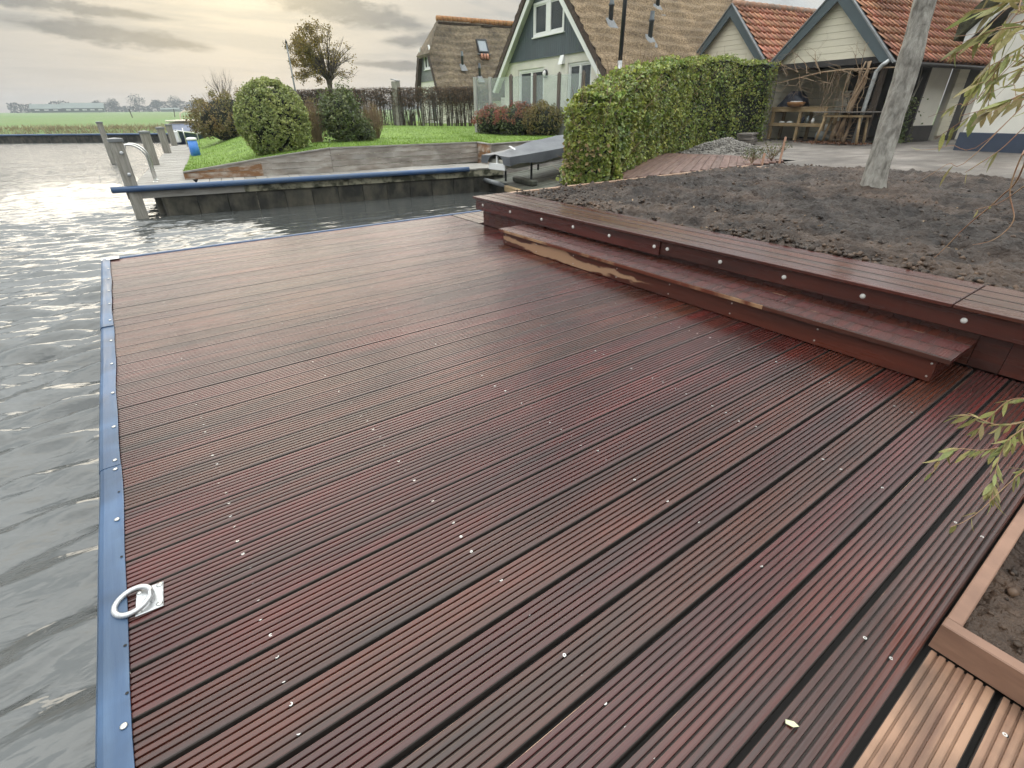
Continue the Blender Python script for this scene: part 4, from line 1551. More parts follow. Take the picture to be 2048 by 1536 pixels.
def build_hydrangeas():
    for (x, y, r, h, sd, lab, mt) in ((12.40, 18.35, 0.74, 0.54, 1.0, 'russet faded hydrangea bush next to the glass screen', 'hydrangea'),
                                      (12.75, 17.25, 0.80, 0.60, 2.0, 'red-brown faded hydrangea bush in the middle of the row', 'hydrangea'),
                                      (13.15, 16.15, 0.76, 0.60, 3.0, 'greenish brown hydrangea bush at the end by the ivy hedge', 'brownleaf')):
        b = thing('hydrangea', lab, 'shrub', (x, y, 0.42), 0, 'faded hydrangeas below the house')
        v = unit(900)
        P = v * np.array([r, r, h]) * rng.uniform(.8, 1, (900, 1)) + np.array([0, 0, h * .85])
        P = P[P[:, 2] > 0]
        leaf_mesh('foliage', P, v[:len(P)], (0.06, 0.12), M['darkleaf'] if mt == 'hydrangea' else M['brownleaf'], b)
        # flower heads: dense little domes
        hp, hn = [], []
        for k in range(120):
            c = unit(1)[0]
            c[2] = abs(c[2])
            c0 = c * np.array([r, r, h]) * random.uniform(.86, 1.16) + np.array([0, 0, h * .85])
            u = unit(26)
            hp.append(c0 + u * 0.075)
            hn.append(u)
        leaf_mesh('flower_heads', np.concatenate(hp), np.concatenate(hn), (0.03, 0.055), M[mt], b, aspect=0.9)
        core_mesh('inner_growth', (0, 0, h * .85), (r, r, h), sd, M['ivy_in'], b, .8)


build_hydrangeas()

HEDGE = [(5.98, 6.18, 1.42), (6.8, 6.75, 1.58), (8.0, 7.45, 1.84), (9.7, 8.4, 2.12), (11.8, 9.4, 2.34), (14.0, 10.2, 2.52), (16.2, 10.75, 2.66), (18.25, 10.75, 2.60)]


def build_hedge():
    h = thing('ivy_hedge', 'tall ivy-covered hedge behind the second deck, full of yellow-green leaves', 'hedge', (0, 0, 0))
    H = np.array(HEDGE)
    seg = np.concatenate([[0], np.cumsum(np.linalg.norm(np.diff(H[:, :2], axis=0), axis=1))])
    L = seg[-1]

    def at(s):
        return np.interp(s, seg, H[:, 0]), np.interp(s, seg, H[:, 1]), np.interp(s, seg, H[:, 2])

    def frame(s):
        x0, y0, _ = at(s - .2)
        x1, y1, _ = at(s + .2)
        d = np.stack([x1 - x0, y1 - y0], -1)
        d /= np.linalg.norm(d, axis=1, keepdims=True) + 1e-9
        return d, np.stack([d[:, 1], -d[:, 0]], -1)       # tangent, outward to the bed
    TH = 0.36

    def surf(s, w, side):
        """side 0 front, 1 top, 2 near end, 3 back; w in 0..1"""
        s = np.asarray(s, float)
        x, y, z = at(s)
        d, n = frame(s)
        bul = 0.14 * fbm(s * 0.8, w * 2.2, 3, 1) + 0.05 * vnoise(s * 4, w * 8, 2)
        z = z + 0.10 * fbm(s * 1.2, 0.3, 3, 2)
        z0 = 0.22 - 0.25 * (s < 0.6)
        if side == 0:
            up = w
            inn = 0.16 * smooth(.82, 1, up)
            p = np.stack([x + n[:, 0] * (TH + bul - inn), y + n[:, 1] * (TH + bul - inn), z0 + (z - z0) * up], -1)
            nv = np.stack([n[:, 0], n[:, 1], 0.15 + 1.0 * smooth(.8, 1, up)], -1)
        elif side == 1:
            t = (w * 2 - 1)
            p = np.stack([x + n[:, 0] * TH * t, y + n[:, 1] * TH * t, z + 0.05 * (1 - t * t) + bul * .7], -1)
            nv = np.stack([n[:, 0] * t * .6, n[:, 1] * t * .6, np.ones_like(s)], -1)
        elif side == 3:
            p = np.stack([x - n[:, 0] * (TH + bul), y - n[:, 1] * (TH + bul), z0 + (z - z0) * w], -1)
            nv = np.stack([-n[:, 0], -n[:, 1], 0 * s + .1], -1)
        return p, nv / np.linalg.norm(nv, axis=1, keepdims=True)
    Ps, Ns = [], []
    # denser near the camera, where leaves show larger
    def draw(n):
        u = rng.random(n)
        return L * u ** 1.45
    for side, n in ((0, 26000), (1, 6500), (3, 3500)):
        s = draw(n)
        w = rng.random(n)
        p, nv = surf(s, w, side)
        p -= nv * (rng.random((n, 1)) ** 1.5) * 0.13
        patch = fbm(s * 1.7, w * 4.0, 3, 3)[:, None]
        p += nv * np.clip(patch, 0, 1) * 0.22 * rng.random((n, 1))
        hole = (patch[:, 0] < -0.30) & (rng.random(n) < .75)
        p, nv = p[~hole], nv[~hole]
        Ps.append(p)
        Ns.append(nv)
    # rounded near end facing the water
    n = 2600
    t = rng.uniform(-1, 1, n)
    zz = rng.random(n)
    x, y, z = at(np.zeros(n))
    d, nn = frame(np.full(n, 0.1))
    bul = 0.10 * fbm(t * 2, zz * 3, 3, 2)
    r_ = np.sqrt(np.clip(1 - t * t * .8, 0, 1)) * 0.36 + bul
    p = np.stack([x + nn[:, 0] * TH * t - d[:, 0] * r_, y + nn[:, 1] * TH * t - d[:, 1] * r_, -0.15 + (z + .12) * zz], -1)
    nv = np.stack([nn[:, 0] * t * .6 - d[:, 0], nn[:, 1] * t * .6 - d[:, 1], 0 * t + .1], -1)
    Ps.append(p)
    Ns.append(nv / np.linalg.norm(nv, axis=1, keepdims=True))
    # far end beside the porch
    n = 1200
    x, y, z = at(np.full(n, L))
    t, zz = rng.uniform(-1, 1, n), rng.random(n)
    d, nn = frame(np.full(n, L - .3))
    p = np.stack([x + nn[:, 0] * TH * t + d[:, 0] * .2, y + nn[:, 1] * TH * t + d[:, 1] * .2, .25 + (z - .2) * zz], -1)
    nv = np.stack([d[:, 0], d[:, 1], 0 * t + .2], -1)
    Ps.append(p)
    Ns.append(nv)
    P, Nv = np.concatenate(Ps), np.concatenate(Ns)
    Nv = Nv + np.array([0, 0, 0.55])
    leaf_mesh('foliage', P, Nv, (0.034, 0.085), M['ivy'], h, aspect=0.95, bias=0.5)
    k = rng.random(len(P)) < np.clip(fbm(P[:, 0] * .9, P[:, 2] * 1.6, 3, 1) * .35 - .05, 0, .10)
    leaf_mesh('dry_leaves', P[k] + Nv[k] * .03, Nv[k], (0.04, 0.08), M['beech_pale'], h, aspect=.8)
    tw = MB()
    rr = random.Random(77)
    for q in rr.sample(range(len(P)), 420):
        a = Vector(P[q]) - Vector(Nv[q]) * .1
        b = a + Vector((rr.gauss(0, .12), rr.gauss(0, .12), rr.uniform(.05, .3))) + Vector(Nv[q]) * .14
        tw.tube([a, a.lerp(b, .5) + Vector((0, 0, .02)), b], [.006, .005, .002], 3, False)
    tw.build('twigs', M['vine'], h)['kind'] = 'stuff'
    # dark inside
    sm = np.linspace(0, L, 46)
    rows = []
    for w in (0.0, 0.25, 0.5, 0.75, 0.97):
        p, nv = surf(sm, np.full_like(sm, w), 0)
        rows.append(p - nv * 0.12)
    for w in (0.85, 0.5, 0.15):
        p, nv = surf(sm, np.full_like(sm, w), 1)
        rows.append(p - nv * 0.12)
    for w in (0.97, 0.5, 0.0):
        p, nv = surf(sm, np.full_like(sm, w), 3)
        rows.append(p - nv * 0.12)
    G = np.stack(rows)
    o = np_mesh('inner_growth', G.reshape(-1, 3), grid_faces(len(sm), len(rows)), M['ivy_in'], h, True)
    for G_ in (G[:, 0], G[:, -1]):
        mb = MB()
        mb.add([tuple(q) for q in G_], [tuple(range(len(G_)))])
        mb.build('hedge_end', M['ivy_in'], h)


build_hedge()


def branchy(mb, p, d, length, r, depth, spread, rr, up=0.15, kids=3, tips=None, wig=0.12, sides=4):
    p, d = Vector(p), Vector(d).normalized()
    pts, rad = [p.copy()], [r]
    q = p.copy()
    n = 3
    for i in range(n):
        d = (d + Vector((rr.gauss(0, wig), rr.gauss(0, wig), rr.gauss(0, wig) + up * .3))).normalized()
        q = q + d * length / n
        pts.append(q.copy())
        rad.append(r * (1 - 0.55 * (i + 1) / n))
    mb.tube(pts, rad, sides if depth > 0 else 3, False)
    if depth == 0:
        if tips is not None:
            tips += pts[1:]
        return
    for k in range(kids):
        i = rr.choice((1, 2, 3, 3))
        nd = (d + Vector((rr.gauss(0, spread), rr.gauss(0, spread), rr.gauss(0, spread) + up))).normalized()
        branchy(mb, pts[i], nd, length * rr.uniform(.55, .8), rad[i] * .75, depth - 1, spread, rr, up, kids, tips, wig, sides)


def build_pollard():
    t = thing('pollard_tree', 'round-headed pollard tree with thin golden leaves beyond the bare hedge', 'tree', (10.45, 31.3, 0.55))
    rr = random.Random(11)
    MB().tube([(0, 0, -0.1), (0.02, 0, 0.8), (0.0, 0.02, 1.8), (0, 0, 2.2), (0, 0, 2.34)], [0.15, 0.12, 0.11, 0.15, 0.09], 9).build('trunk', M['darkbark'], t, True)
    br, tips = MB(), []
    c = Vector((-.12, .05, 3.25))
    for k in range(70):
        a = rr.uniform(0, 6.28)
        sz = rr.uniform(-0.72, 1.0)
        cz = math.sqrt(1 - sz * sz)
        tgt = c + Vector((math.cos(a) * cz * 1.72, math.sin(a) * cz * 1.6, sz * 1.48)) * rr.uniform(.86, 1.05)
        st = Vector((rr.gauss(0, .05), rr.gauss(0, .05), 2.2 + rr.uniform(-.05, .12)))
        md = st.lerp(tgt, .45) + Vector((0, 0, .16 + .12 * (1 - sz)))
        pts = [st, st.lerp(md, .55) + Vector((0, 0, .05)), md, md.lerp(tgt, .5) + Vector((rr.gauss(0, .05), rr.gauss(0, .05), .03)), tgt]
        br.tube(pts, [.030, .024, .018, .012, .006], 5, False)
        for q in range(9):
            f = rr.uniform(.35, 1.0)
            p = md.lerp(tgt, (f - .3) / .7) if f > .45 else st.lerp(md, f * 2)
            d = (tgt - st).normalized() + Vector((rr.gauss(0, .55), rr.gauss(0, .55), rr.gauss(0, .45)))
            e = p + d.normalized() * rr.uniform(.22, .5)
            ex = Vector(((e.x - c.x) / 1.8, (e.y - c.y) / 1.7, (e.z - c.z) / 1.55))
            if ex.length > 1.06:
                e = c + Vector((ex.x * 1.8, ex.y * 1.7, ex.z * 1.55)) / ex.length * 1.05
            m2 = p.lerp(e, .5) + Vector((rr.gauss(0, .03), rr.gauss(0, .03), rr.gauss(0, .03)))
            br.tube([p, m2, e], [.008, .006, .003], 3, False)
            tips += [m2, e, m2.lerp(e, .5)]
    br.build('branches', M['darkbark'], t)
    T = np.array([tuple(p) for p in tips])
    # leaves have mostly fallen on the lee side
    side = T[:, 0] * -0.62 + T[:, 1] * 0.40 - np.abs(T[:, 2] - 3.5) * 0.05 + (T[:, 2] > 4.1) * .35
    keep = rng.random(len(T)) < np.clip(0.24 + 0.5 * side, 0.10, 1)
    T = T[keep]
    T = np.repeat(T, 11, 0) + rng.normal(0, 0.08, (len(T) * 11, 3))
    leaf_mesh('crown', T, unit(len(T)), (0.05, 0.105), M['autumn'], t, aspect=.8)


build_pollard()


def build_bare_tree():
    t = thing('bare_tree', 'small leafless tree on the far side, left of the flagpole', 'tree', (8.9, 56.2, 0.3))
    rr = random.Random(5)
    MB().tube([(0, 0, -.2), (0, 0, 1.2), (0.05, 0, 2.2)], [0.11, 0.09, 0.07], 7).build('trunk', M['darkbark'], t, True)
    br = MB()
    for k in range(15):
        a = rr.uniform(0, 6.28)
        d = Vector((math.cos(a) * .55, math.sin(a) * .55, rr.uniform(.5, 1.3)))
        branchy(br, (0.03, 0, rr.uniform(1.4, 2.2)), d, 1.25, 0.035, 2, 0.32, rr, 0.22, 3, None, 0.06)
    br.build('crown', M['darkbark'], t)


build_bare_tree()


def build_flagpole():
    f = thing('flagpole', 'thin pale flagpole with a dark tip beside the pollard tree', 'flagpole', (7.40, 27.05, 0.5))
    MB().tube([(0, 0, -.1), (0, 0, 1.8), (0, 0, 3.45)], [0.045, 0.038, 0.028], 8).build('pole', M['lead'], f, True)
    MB().tube([(0, 0, 3.451), (0, 0, 3.52), (0, 0, 3.60)], [0.035, 0.045, 0.01], 8).build('tip', M['black'], f, True)


build_flagpole()


def build_bare_hedge():
    A_, B_ = Vector((16.3, 24.3, 0)), Vector((8.6, 34.1, 0))
    d = (B_ - A_)
    L = d.length
    d.normalize()
    n = Vector((-d.y, d.x, 0))
    h = thing('bare_hedge', 'tall thin leafless hedge with a few brown leaves at the back of the lawn', 'hedge', (0, 0, 0.55))
    rr = random.Random(21)
    st = MB()
    lp = []
    for k in range(330):
        t = rr.uniform(0, L)
        p = A_ + d * t + n * rr.gauss(0, .08)
        top = 1.82 + rr.uniform(-.1, .06)
        pts = [p, p + Vector((rr.gauss(0, .06), rr.gauss(0, .06), top * .5)), p + Vector((rr.gauss(0, .1), rr.gauss(0, .1), top))]
        st.tube(pts, [0.022, 0.015, 0.008], 4, False)
        for j in range(13):
            z = rr.uniform(0.25, top) if rr.random() < .4 else rr.uniform(1.0, top)
            q = p + Vector((0, 0, z))
            dd = d * rr.gauss(0, .5) + n * rr.gauss(0, .16) + Vector((0, 0, rr.gauss(.05, .28)))
            e = q + dd * .9
            e.z = min(e.z, 1.85 + rr.uniform(-.03, .03))
            st.tube([q, q.lerp(e, .5) + Vector((0, 0, .03)), e], [0.008, 0.006, 0.003], 3, False)
            if z > .9 or rr.random() < .3:
                for _ in range(6):
                    lp.append(q.lerp(e, rr.random()) + Vector((rr.gauss(0, .05), rr.gauss(0, .05), rr.gauss(0, .05))))
    st.build('stems', M['darkbark'], h)
    P = np.array([tuple(p) for p in lp])
    leaf_mesh('foliage', P, unit(len(P)), (0.03, 0.065), M['beech'], h)
    # posts inside the hedge
    for k, t in enumerate((0.5, 2.2, 3.9, 5.6, 7.3, 9.0, 10.7)):
        p = A_ + d * t
        hp = thing('hedge_post', ('first', 'second', 'third', 'fourth', 'fifth', 'sixth', 'seventh')[k] + ' thin wooden post inside the bare hedge, counted from the glass screen', 'post', (p.x, p.y, .5), 0, 'posts in the bare hedge')
        MB().bbox(-.04, .04, -.04, .04, 0, 1.75, .006).build('shaft', M['post_wood'], hp)
    p = thing('tall_post', 'broad grey post rising above the bare hedge', 'post', (13.03, 28.46, 0.5), 0.6)
    MB().bbox(-.19, .19, -.15, .15, 0, 2.20, .02).build('shaft', M['post_wood'], p)
    mb = MB()
    mb.add([(-.21, -.17, 2.20), (.21, -.17, 2.20), (.21, .17, 2.28), (-.21, .17, 2.28), (-.21, -.17, 2.24), (.21, -.17, 2.24), (.21, .17, 2.32), (-.21, .17, 2.32)],
           [(3, 2, 1, 0), (4, 5, 6, 7), (0, 1, 5, 4), (1, 2, 6, 5), (2, 3, 7, 6), (3, 0, 4, 7)])
    mb.build('cap', M['lead'], p)


build_bare_hedge()


def build_far_things():
    # barns on the horizon
    for (x, y, ln, dp, hz, hr, lab, gr) in ((-39.5, 505, 26, 12, 2.4, 5.0, 'low dark barn on the horizon, left and lower half of the long pair', 1), (-22, 492, 23, 14, 2.6, 5.6, 'long dark barn with taller roof on the horizon', 1)):
        b = thing('barn', lab, 'barn', (x, y, 2.2), R(-3), 'barns on the horizon')
        MB().box(0, ln, 0, dp, 0, hz).build('wall', M['barn'], b)
        mb = MB()
        mb.prism([(-.6, hz - .2), (dp / 2, hr), (dp + .6, hz - .2), (dp + .6, hz - .05), (dp / 2, hr + .2), (-.6, hz - .05)], -.6, ln + .6)
        mb.build('roof', M['barnroof'], b)
        for k in range(5):
            MB().box(2 + k * ln / 5.2, 4.5 + k * ln / 5.2, -.08, -.01, 1.2, 1.9).build('window', M['white'], b)
    rr = random.Random(8)
    spots = [(-66, 480, 3.2, 'low dark clump of trees left of the barns'), (-2, 520, 6.5, 'broad bare tree just beside the barn'), (8, 540, 7.6, 'round tree second from the barn'), (24, 545, 10.4, 'tallest round tree of the far row'),
             (38, 560, 7.0, 'middling tree behind the tallest one'), (52, 560, 9.6, 'tall spreading tree over the low houses'), (66, 570, 7.2, 'small tree right of the spreading one'), (80, 560, 7.4, 'rounded tree above the moored boat'),
             (94, 575, 7.8, 'last but one tree of the far row'), (110, 570, 8.2, 'last tree of the far row, next to the rusty bush')]
    for (x, y, hgt, lab) in spots:
        hgt *= 1.25
        t = thing('distant_tree', lab, 'tree', (x, y, 2.4), 0, 'trees on the horizon')
        n = 520
        v = unit(n)
        r = np.array([hgt * .48, hgt * .48, hgt * .40])
        P = v * r * (rng.random((n, 1)) ** .4) * lumpy(v, 1.6, x)[:, None] + np.array([0, 0, hgt * .58])
        leaf_mesh('crown', P, v, (0.5, 1.2), M['fartree'], t)
        MB().tube([(0, 0, -.5), (0, 0, hgt * .7)], [0.3, 0.12], 6).build('trunk', M['darkbark'], t)
    n = 14000
    x = rng.uniform(-60, 330, n)
    P = np.stack([x, 600 + rng.uniform(-10, 10, n), 2.2 + rng.random(n) * (4.6 + 6.0 * np.clip(fbm(x * .07, x * 0, 4) + .35, 0, 1))], -1)
    o = leaf_mesh('distant_wood', P, unit(n), (0.8, 1.9), M['fartree'])
    tag(o, 'blue-grey line of far trees along the horizon', 'trees', kind='stuff')
    for (x, y, ln, lab) in ((36, 500, 12, 'low pale shed among the far trees, left one'), (70, 505, 11, 'low pale shed among the far trees, right one')):
        b = thing('far_shed', lab, 'shed', (x, y, 1.9), 0, 'pale sheds on the horizon')
        MB().box(0, ln, 0, 6, 0, 1.9).build('wall', M['barnroof'], b)
        MB().prism([(-.3, 1.9), (3, 2.9), (6.3, 1.9)], -.3, ln + .3).build('roof', M['barnroof'], b)
    for (x, y, lab) in ((4.2, 128, 'leaning field post farthest left'), (11.5, 132, 'leaning field post in the middle'), (28.5, 140, 'field post farthest right')):
        p = thing('field_post', lab, 'post', (x, y, 0.75), 0, 'posts in the pasture')
        MB().tube([(0, 0, -.2), (rr.uniform(-.2, .2), 0, 1.3)], 0.07, 5).build('shaft', M['darkbark'], p)


build_far_things()


# ------------------------------------------------------------------ houses
def clip_poly(poly, a, b, c):
    """keep the side a*y + b*z <= c of a convex (y, z) polygon"""
    out = []
    for i, p in enumerate(poly):
        q = poly[(i + 1) % len(poly)]
        dp, dq = a * p[0] + b * p[1] - c, a * q[0] + b * q[1] - c
        if dp <= 1e-9:
            out.append(p)
        if (dp < -1e-9 and dq > 1e-9) or (dp > 1e-9 and dq < -1e-9):
            t = dp / (dp - dq)
            out.append((p[0] + (q[0] - p[0]) * t, p[1] + (q[1] - p[1]) * t))
    return out if len(out) >= 3 else None


def facade(y0, y1, z0, z1, openings, planes):
    """rectangle minus rectangular openings, clipped by half-planes -> convex polygons"""
    ys = sorted({y0, y1, *[v for o in openings for v in o[:2] if y0 < v < y1]})
    zs = sorted({z0, z1, *[v for o in openings for v in o[2:] if z0 < v < z1]})
    res = []
    for a, b in zip(ys, ys[1:]):
        for c, d in zip(zs, zs[1:]):
            my, mz = (a + b) / 2, (c + d) / 2
            if any(o[0] < my < o[1] and o[2] < mz < o[3] for o in openings):
                continue
            p = [(a, c), (b, c), (b, d), (a, d)]
            for pl in planes:
                p = clip_poly(p, *pl) if p else None
            if p:
                res.append(p)
    return res


def wall_x(mb, y0, y1, z0, z1, x0, x1, openings=(), planes=()):
    for p in facade(y0, y1, z0, z1, openings, planes):
        mb.prism(p, x0, x1)
    return mb


def window_part(parent, y0, y1, z0, z1, x, panes=2, fw=0.07, name='window', glass='glass', frame='white', mull=None, sill=True, depth=0.07, blind_or_sheen=None):
    """frame in the wall plane x (outside is -x); panes recessed"""
    f = MB()
    f.bbox(x - 0.02, x + depth, y0, y1, z1 - fw, z1, .006)
    f.bbox(x - 0.02, x + depth, y0, y1, z0, z0 + fw, .006)
    f.bbox(x - 0.019, x + depth - .001, y0, y0 + fw, z0 + fw, z1 - fw, .006)
    f.bbox(x - 0.019, x + depth - .001, y1 - fw, y1, z0 + fw, z1 - fw, .006)
    wd = (y1 - y0 - 2 * fw) / panes
    for k in range(1, panes):
        c = y0 + fw + wd * k
        h = (mull or fw) / 2
        f.bbox(x - 0.017, x + depth - .002, c - h, c + h, z0 + fw, z1 - fw, .006)
    o = f.build(name, M[frame], parent)
    for k in range(panes):
        a = y0 + fw + wd * k + 0.012
        g = MB().box(x + .022, x + .028, a, a + wd - .024, z0 + fw, z1 - fw).build('pane', M[glass], o)
        # inner sash
        s = MB()
        b = 0.045
        a2, e2, q0, q1 = a + (0.02 if k else 0), a + wd - .024 - (0.02 if k < panes - 1 else 0), z0 + fw, z1 - fw
        s.box(x + .004, x + .040, a2, e2, q1 - b, q1 - .001)
        s.box(x + .004, x + .040, a2, e2, q0 + .001, q0 + b)
        s.box(x + .005, x + .039, a2, a2 + b, q0 + b, q1 - b)
        s.box(x + .005, x + .039, e2 - b, e2, q0 + b, q1 - b)
        s.build('sash', M[frame], o)
        if blind_or_sheen:
            MB().box(x + .16, x + .165, a, a + wd - .03, z0 + fw + blind_or_sheen[0] * (z1 - z0), z0 + fw + blind_or_sheen[1] * (z1 - z0 - 2 * fw)).build('blind_or_sheen', M['blind_or_sheen'], o)
    if sill:
        MB().bbox(x - 0.07, x + 0.0, y0 - .05, y1 + .05, z0 - .045, z0 - .001, .006).build('sill', M[frame], o)
    return o


def thatch_slope(parent, x0, x1, eave, ridge, thick, material, courses=13, hipx=0.0, seed=0.0, name='roof', nxs=60):
    """thatched slope: (y, z) eave and ridge; courses step slightly; hipx shortens the ridge at the x0 end"""
    nv = courses * 4
    us = np.linspace(0, 1, nxs)
    vs = np.linspace(0, 1, nv)
    U, V = np.meshgrid(us, vs)
    ey, ez = eave
    ry, rz = ridge
    L = math.hypot(ry - ey, rz - ez)
    ny, nz = -(rz - ez) / L, (ry - ey) / L
    if nz < 0:
        ny, nz = -ny, -nz
    xs = x0 + hipx * np.clip((V - 0.55) / 0.45, 0, 1)
    X = xs + (x1 - xs) * U
    ph = V * courses + 0.75 * fbm(X * 0.5 + seed, V * 2.0, 3) + 0.25 * vnoise(X * 2.2, V * 9)
    saw = 1 - (ph - np.floor(ph))
    off = 0.10 * saw + 0.025 * fbm(X * 1.1 + seed, V * 9, 3, 1)
    Y = ey + (ry - ey) * V + ny * off
    Z = ez + (rz - ez) * V + nz * off
    top = np.stack([X, Y, Z], -1).reshape(-1, 3)
    o = np_mesh(name, top, grid_faces(nxs, nv), material, parent)
    # underside and cut edges
    e = MB()
    a, b = (ey, ez), (ry, rz)
    a2, b2 = (ey - ny * thick, ez - nz * thick), (ry - ny * thick, rz - nz * thick)
    up = 0.03
    def row(v, x):
        py, pz = ey + (ry - ey) * v, ez + (rz - ez) * v
        return [(x, py + ny * up, pz + nz * up), (x, py - ny * thick, pz - nz * thick), (x1, py - ny * thick, pz - nz * thick), (x1, py + ny * up, pz + nz * up)]
    e.add(row(0, x0) + row(.55, x0) + row(1, x0 + hipx), [(0, 1, 2, 3), (0, 4, 5, 1), (1, 5, 6, 2), (3, 2, 6, 7), (4, 8, 9, 5), (5, 9, 10, 6), (7, 6, 10, 11)])
    e.build('thatch_edge', M['thatch_edge'], o)
    return o


def vent_pipe(parent, x, y, z, h=0.75, r=0.075, cap=True):
    mb = MB()
    mb.tube([(x, y, z - .15), (x, y, z + h * .62), (x, y, z + h * .63), (x, y, z + h * .70), (x, y, z + h * .71), (x, y, z + h)], [r, r, r * 1.25, r * 1.25, r, r * .9], 10)
    o = mb.build('vent_pipe', M['vent'], parent, True)
    fl = MB()
    fl.add([(x - .22, y - .30, z - .28), (x + .22, y - .30, z - .28), (x + .16, y + .16, z + .18), (x - .16, y + .16, z + .18), (x - .1, y - .1, z + .02), (x + .1, y - .1, z + .02)],
           [(0, 1, 5, 4), (1, 2, 5), (2, 3, 4, 5), (3, 0, 4)])
    fl.build('flashing', M['lead'], o)
    return o


def build_house_b():
    h = thing('thatched_house', 'cream house with grey-green gable cladding and golden thatched roof', 'house', (15.33, 19.75, 0.0), R(-7))
    c, half, ze, k = -1.28, 4.10, 2.31, 0.965        # gable centre, half width at ze, slope of the rake
    zr = ze + half * k
    rake = [(1, 1 / k, c + half + ze / k - .0), (-1, 1 / k, -c + half + ze / k)]
    inner = [(a, b, d - 0.16) for a, b, d in rake]
    door = (-1.09, 1.03, 0.58, 2.86)
    w2 = (-4.33, -2.82, 1.45, 2.88)
    up = (-2.52, -0.30, 3.92, 5.05)
    mb = MB()
    wall_x(mb, c - 3.62, c + 3.62, 0.4, 3.20, 0.0, 0.28, [door, w2], inner)
    mb.build('front_wall', M['plaster'], h)
    MB().box(0.28, 9.0, c - 3.62, c - 3.40, 0.4, 2.2).build('side_wall', M['plaster'], h)
    MB().box(0.28, 9.0, c + 3.40, c + 3.62, 0.4, 2.2).build('side_wall', M['plaster'], h)
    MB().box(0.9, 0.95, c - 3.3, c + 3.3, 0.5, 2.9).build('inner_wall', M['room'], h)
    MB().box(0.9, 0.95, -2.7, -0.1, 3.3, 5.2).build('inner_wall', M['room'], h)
    # vertical cladding boards
    y = c - 3.6
    pitch = 0.142
    while y < c + 3.6:
        for za, zb in ((3.20, up[2]), (up[2], up[3]), (up[3], zr)) if up[0] < y + pitch and y < up[1] else ((3.20, zr),):
            b = MB()
            for p in facade(y + .009, y + pitch - .009, za, zb, [up], inner):
                b.prism(p, -0.035, 0.0)
            if b.f:
                b.build('cladding_board', M['green_clad'], h)
        y += pitch
    back = MB()
    wall_x(back, c - 3.6, c + 3.6, 3.205, zr, 0.001, 0.2, [up], inner)
    back.build('gable_backing', M['plinth_dk'], h)
    MB().bbox(-0.06, -0.036, c - 3.1, c + 3.1, 3.165, 3.20, .004).build('drip_rail', M['green_clad'], h)
    # white rake boards
    for s in (1, -1):
        e0 = (c + s * (half + 0.22), ze - 0.22 * k)
        e1 = (c, zr)
        dy, dz = -s * 0.19 * math.sin(math.atan(k)), -0.19 * math.cos(math.atan(k))
        p = [e0, e1, (c, zr - 0.27), (e0[0] - s * 0.19, e0[1] - 0.07)]
        m_ = MB()
        m_.prism(p if s > 0 else p[::-1], -0.30, -0.24)
        m_.build('rake_board', M['white'], h)
        q = [(e0[0] - s * .02, e0[1] - .02), (c, zr - .02), (c, zr - .10), (e0[0] - s * .1, e0[1] - .06)]
        m_ = MB()
        m_.prism(q if s > 0 else q[::-1], -0.239, 0.0)
        m_.build('soffit', M['white'], h)
    # roof
    for s, nm in ((-1, 30), (1, 20)):
        eave = (c + s * (half + 0.62), ze - 0.62 * k + 0.30)
        thatch_slope(h, -0.34, 9.6, eave, (c, zr + 0.34), 0.20, M['thatch'], 14, 0.0, 3.0 + s, nxs=90 if s < 0 else 30)
    for k_ in range(30):
        o = MB().tube([(0, 0, 0), (0.34, 0, 0.0)], [0.15, 0.16], 8).build('ridge_tile', M['ridge'], h, True)
        o.location = (-0.32 + k_ * 0.33, c, zr + 0.36)
    # windows and doors
    window_part(h, *up, -0.035, 2, 0.09, 'upper_window', blind_or_sheen=(0.0, 1.0), mull=0.34, depth=0.10)
    window_part(h, *door, 0.06, 2, 0.10, 'french_door', blind_or_sheen=(0.30, 1.0), sill=False)  # added pale panel stands in for the reflection in the door panes
    window_part(h, *w2, 0.06, 2, 0.08, 'side_window', sill=True)
    # wall lamp and vent box
    l = MB().tube([(-0.02, -1.27, 2.62), (-0.09, -1.27, 2.62)], 0.15, 14).build('wall_lamp', M['black'], h, True)
    MB().tube([(-0.091, -1.27, 2.62), (-0.12, -1.27, 2.62)], [0.12, 0.09], 14).build('lamp_glass', M['lamp_white'], l, True)
    mb = MB()
    mb.add([(0, -2.60, 2.88), (0, -2.34, 2.88), (-.16, -2.34, 2.86), (-.16, -2.60, 2.86), (0, -2.60, 3.18), (0, -2.34, 3.18), (-.05, -2.34, 3.18), (-.05, -2.60, 3.18)],
           [(3, 2, 1, 0), (4, 5, 6, 7), (0, 1, 5, 4), (1, 2, 6, 5), (2, 3, 7, 6), (3, 0, 4, 7)])
    mb.build('vent_box', M['white'], h)
    # flue beside the rake, vents on the thatch
    yq = c - 4.62
    f = MB().tube([(0.0, yq, 0.4), (0.0, yq, 2.75)], 0.075, 10).build('flue_lower', M['zinc'], h, True)
    f = MB().tube([(0.0, yq, 2.752), (0.0, yq, 6.4)], 0.07, 10).build('flue', M['black'], h, True)
    for (x, zz, ln) in ((1.05, 4.05, .75), (2.55, 3.55, .85)):
        yy = c - (half - (zz - ze) / k) - .30
        vent_pipe(h, x, yy - .02, zz + .05, ln, 0.085)
    # second roof vent higher up with its pale skirt
    vent_pipe(h, 3.9, c - (half - (4.75 - ze) / k) - .30, 4.80, .5)
    return h


build_house_b()


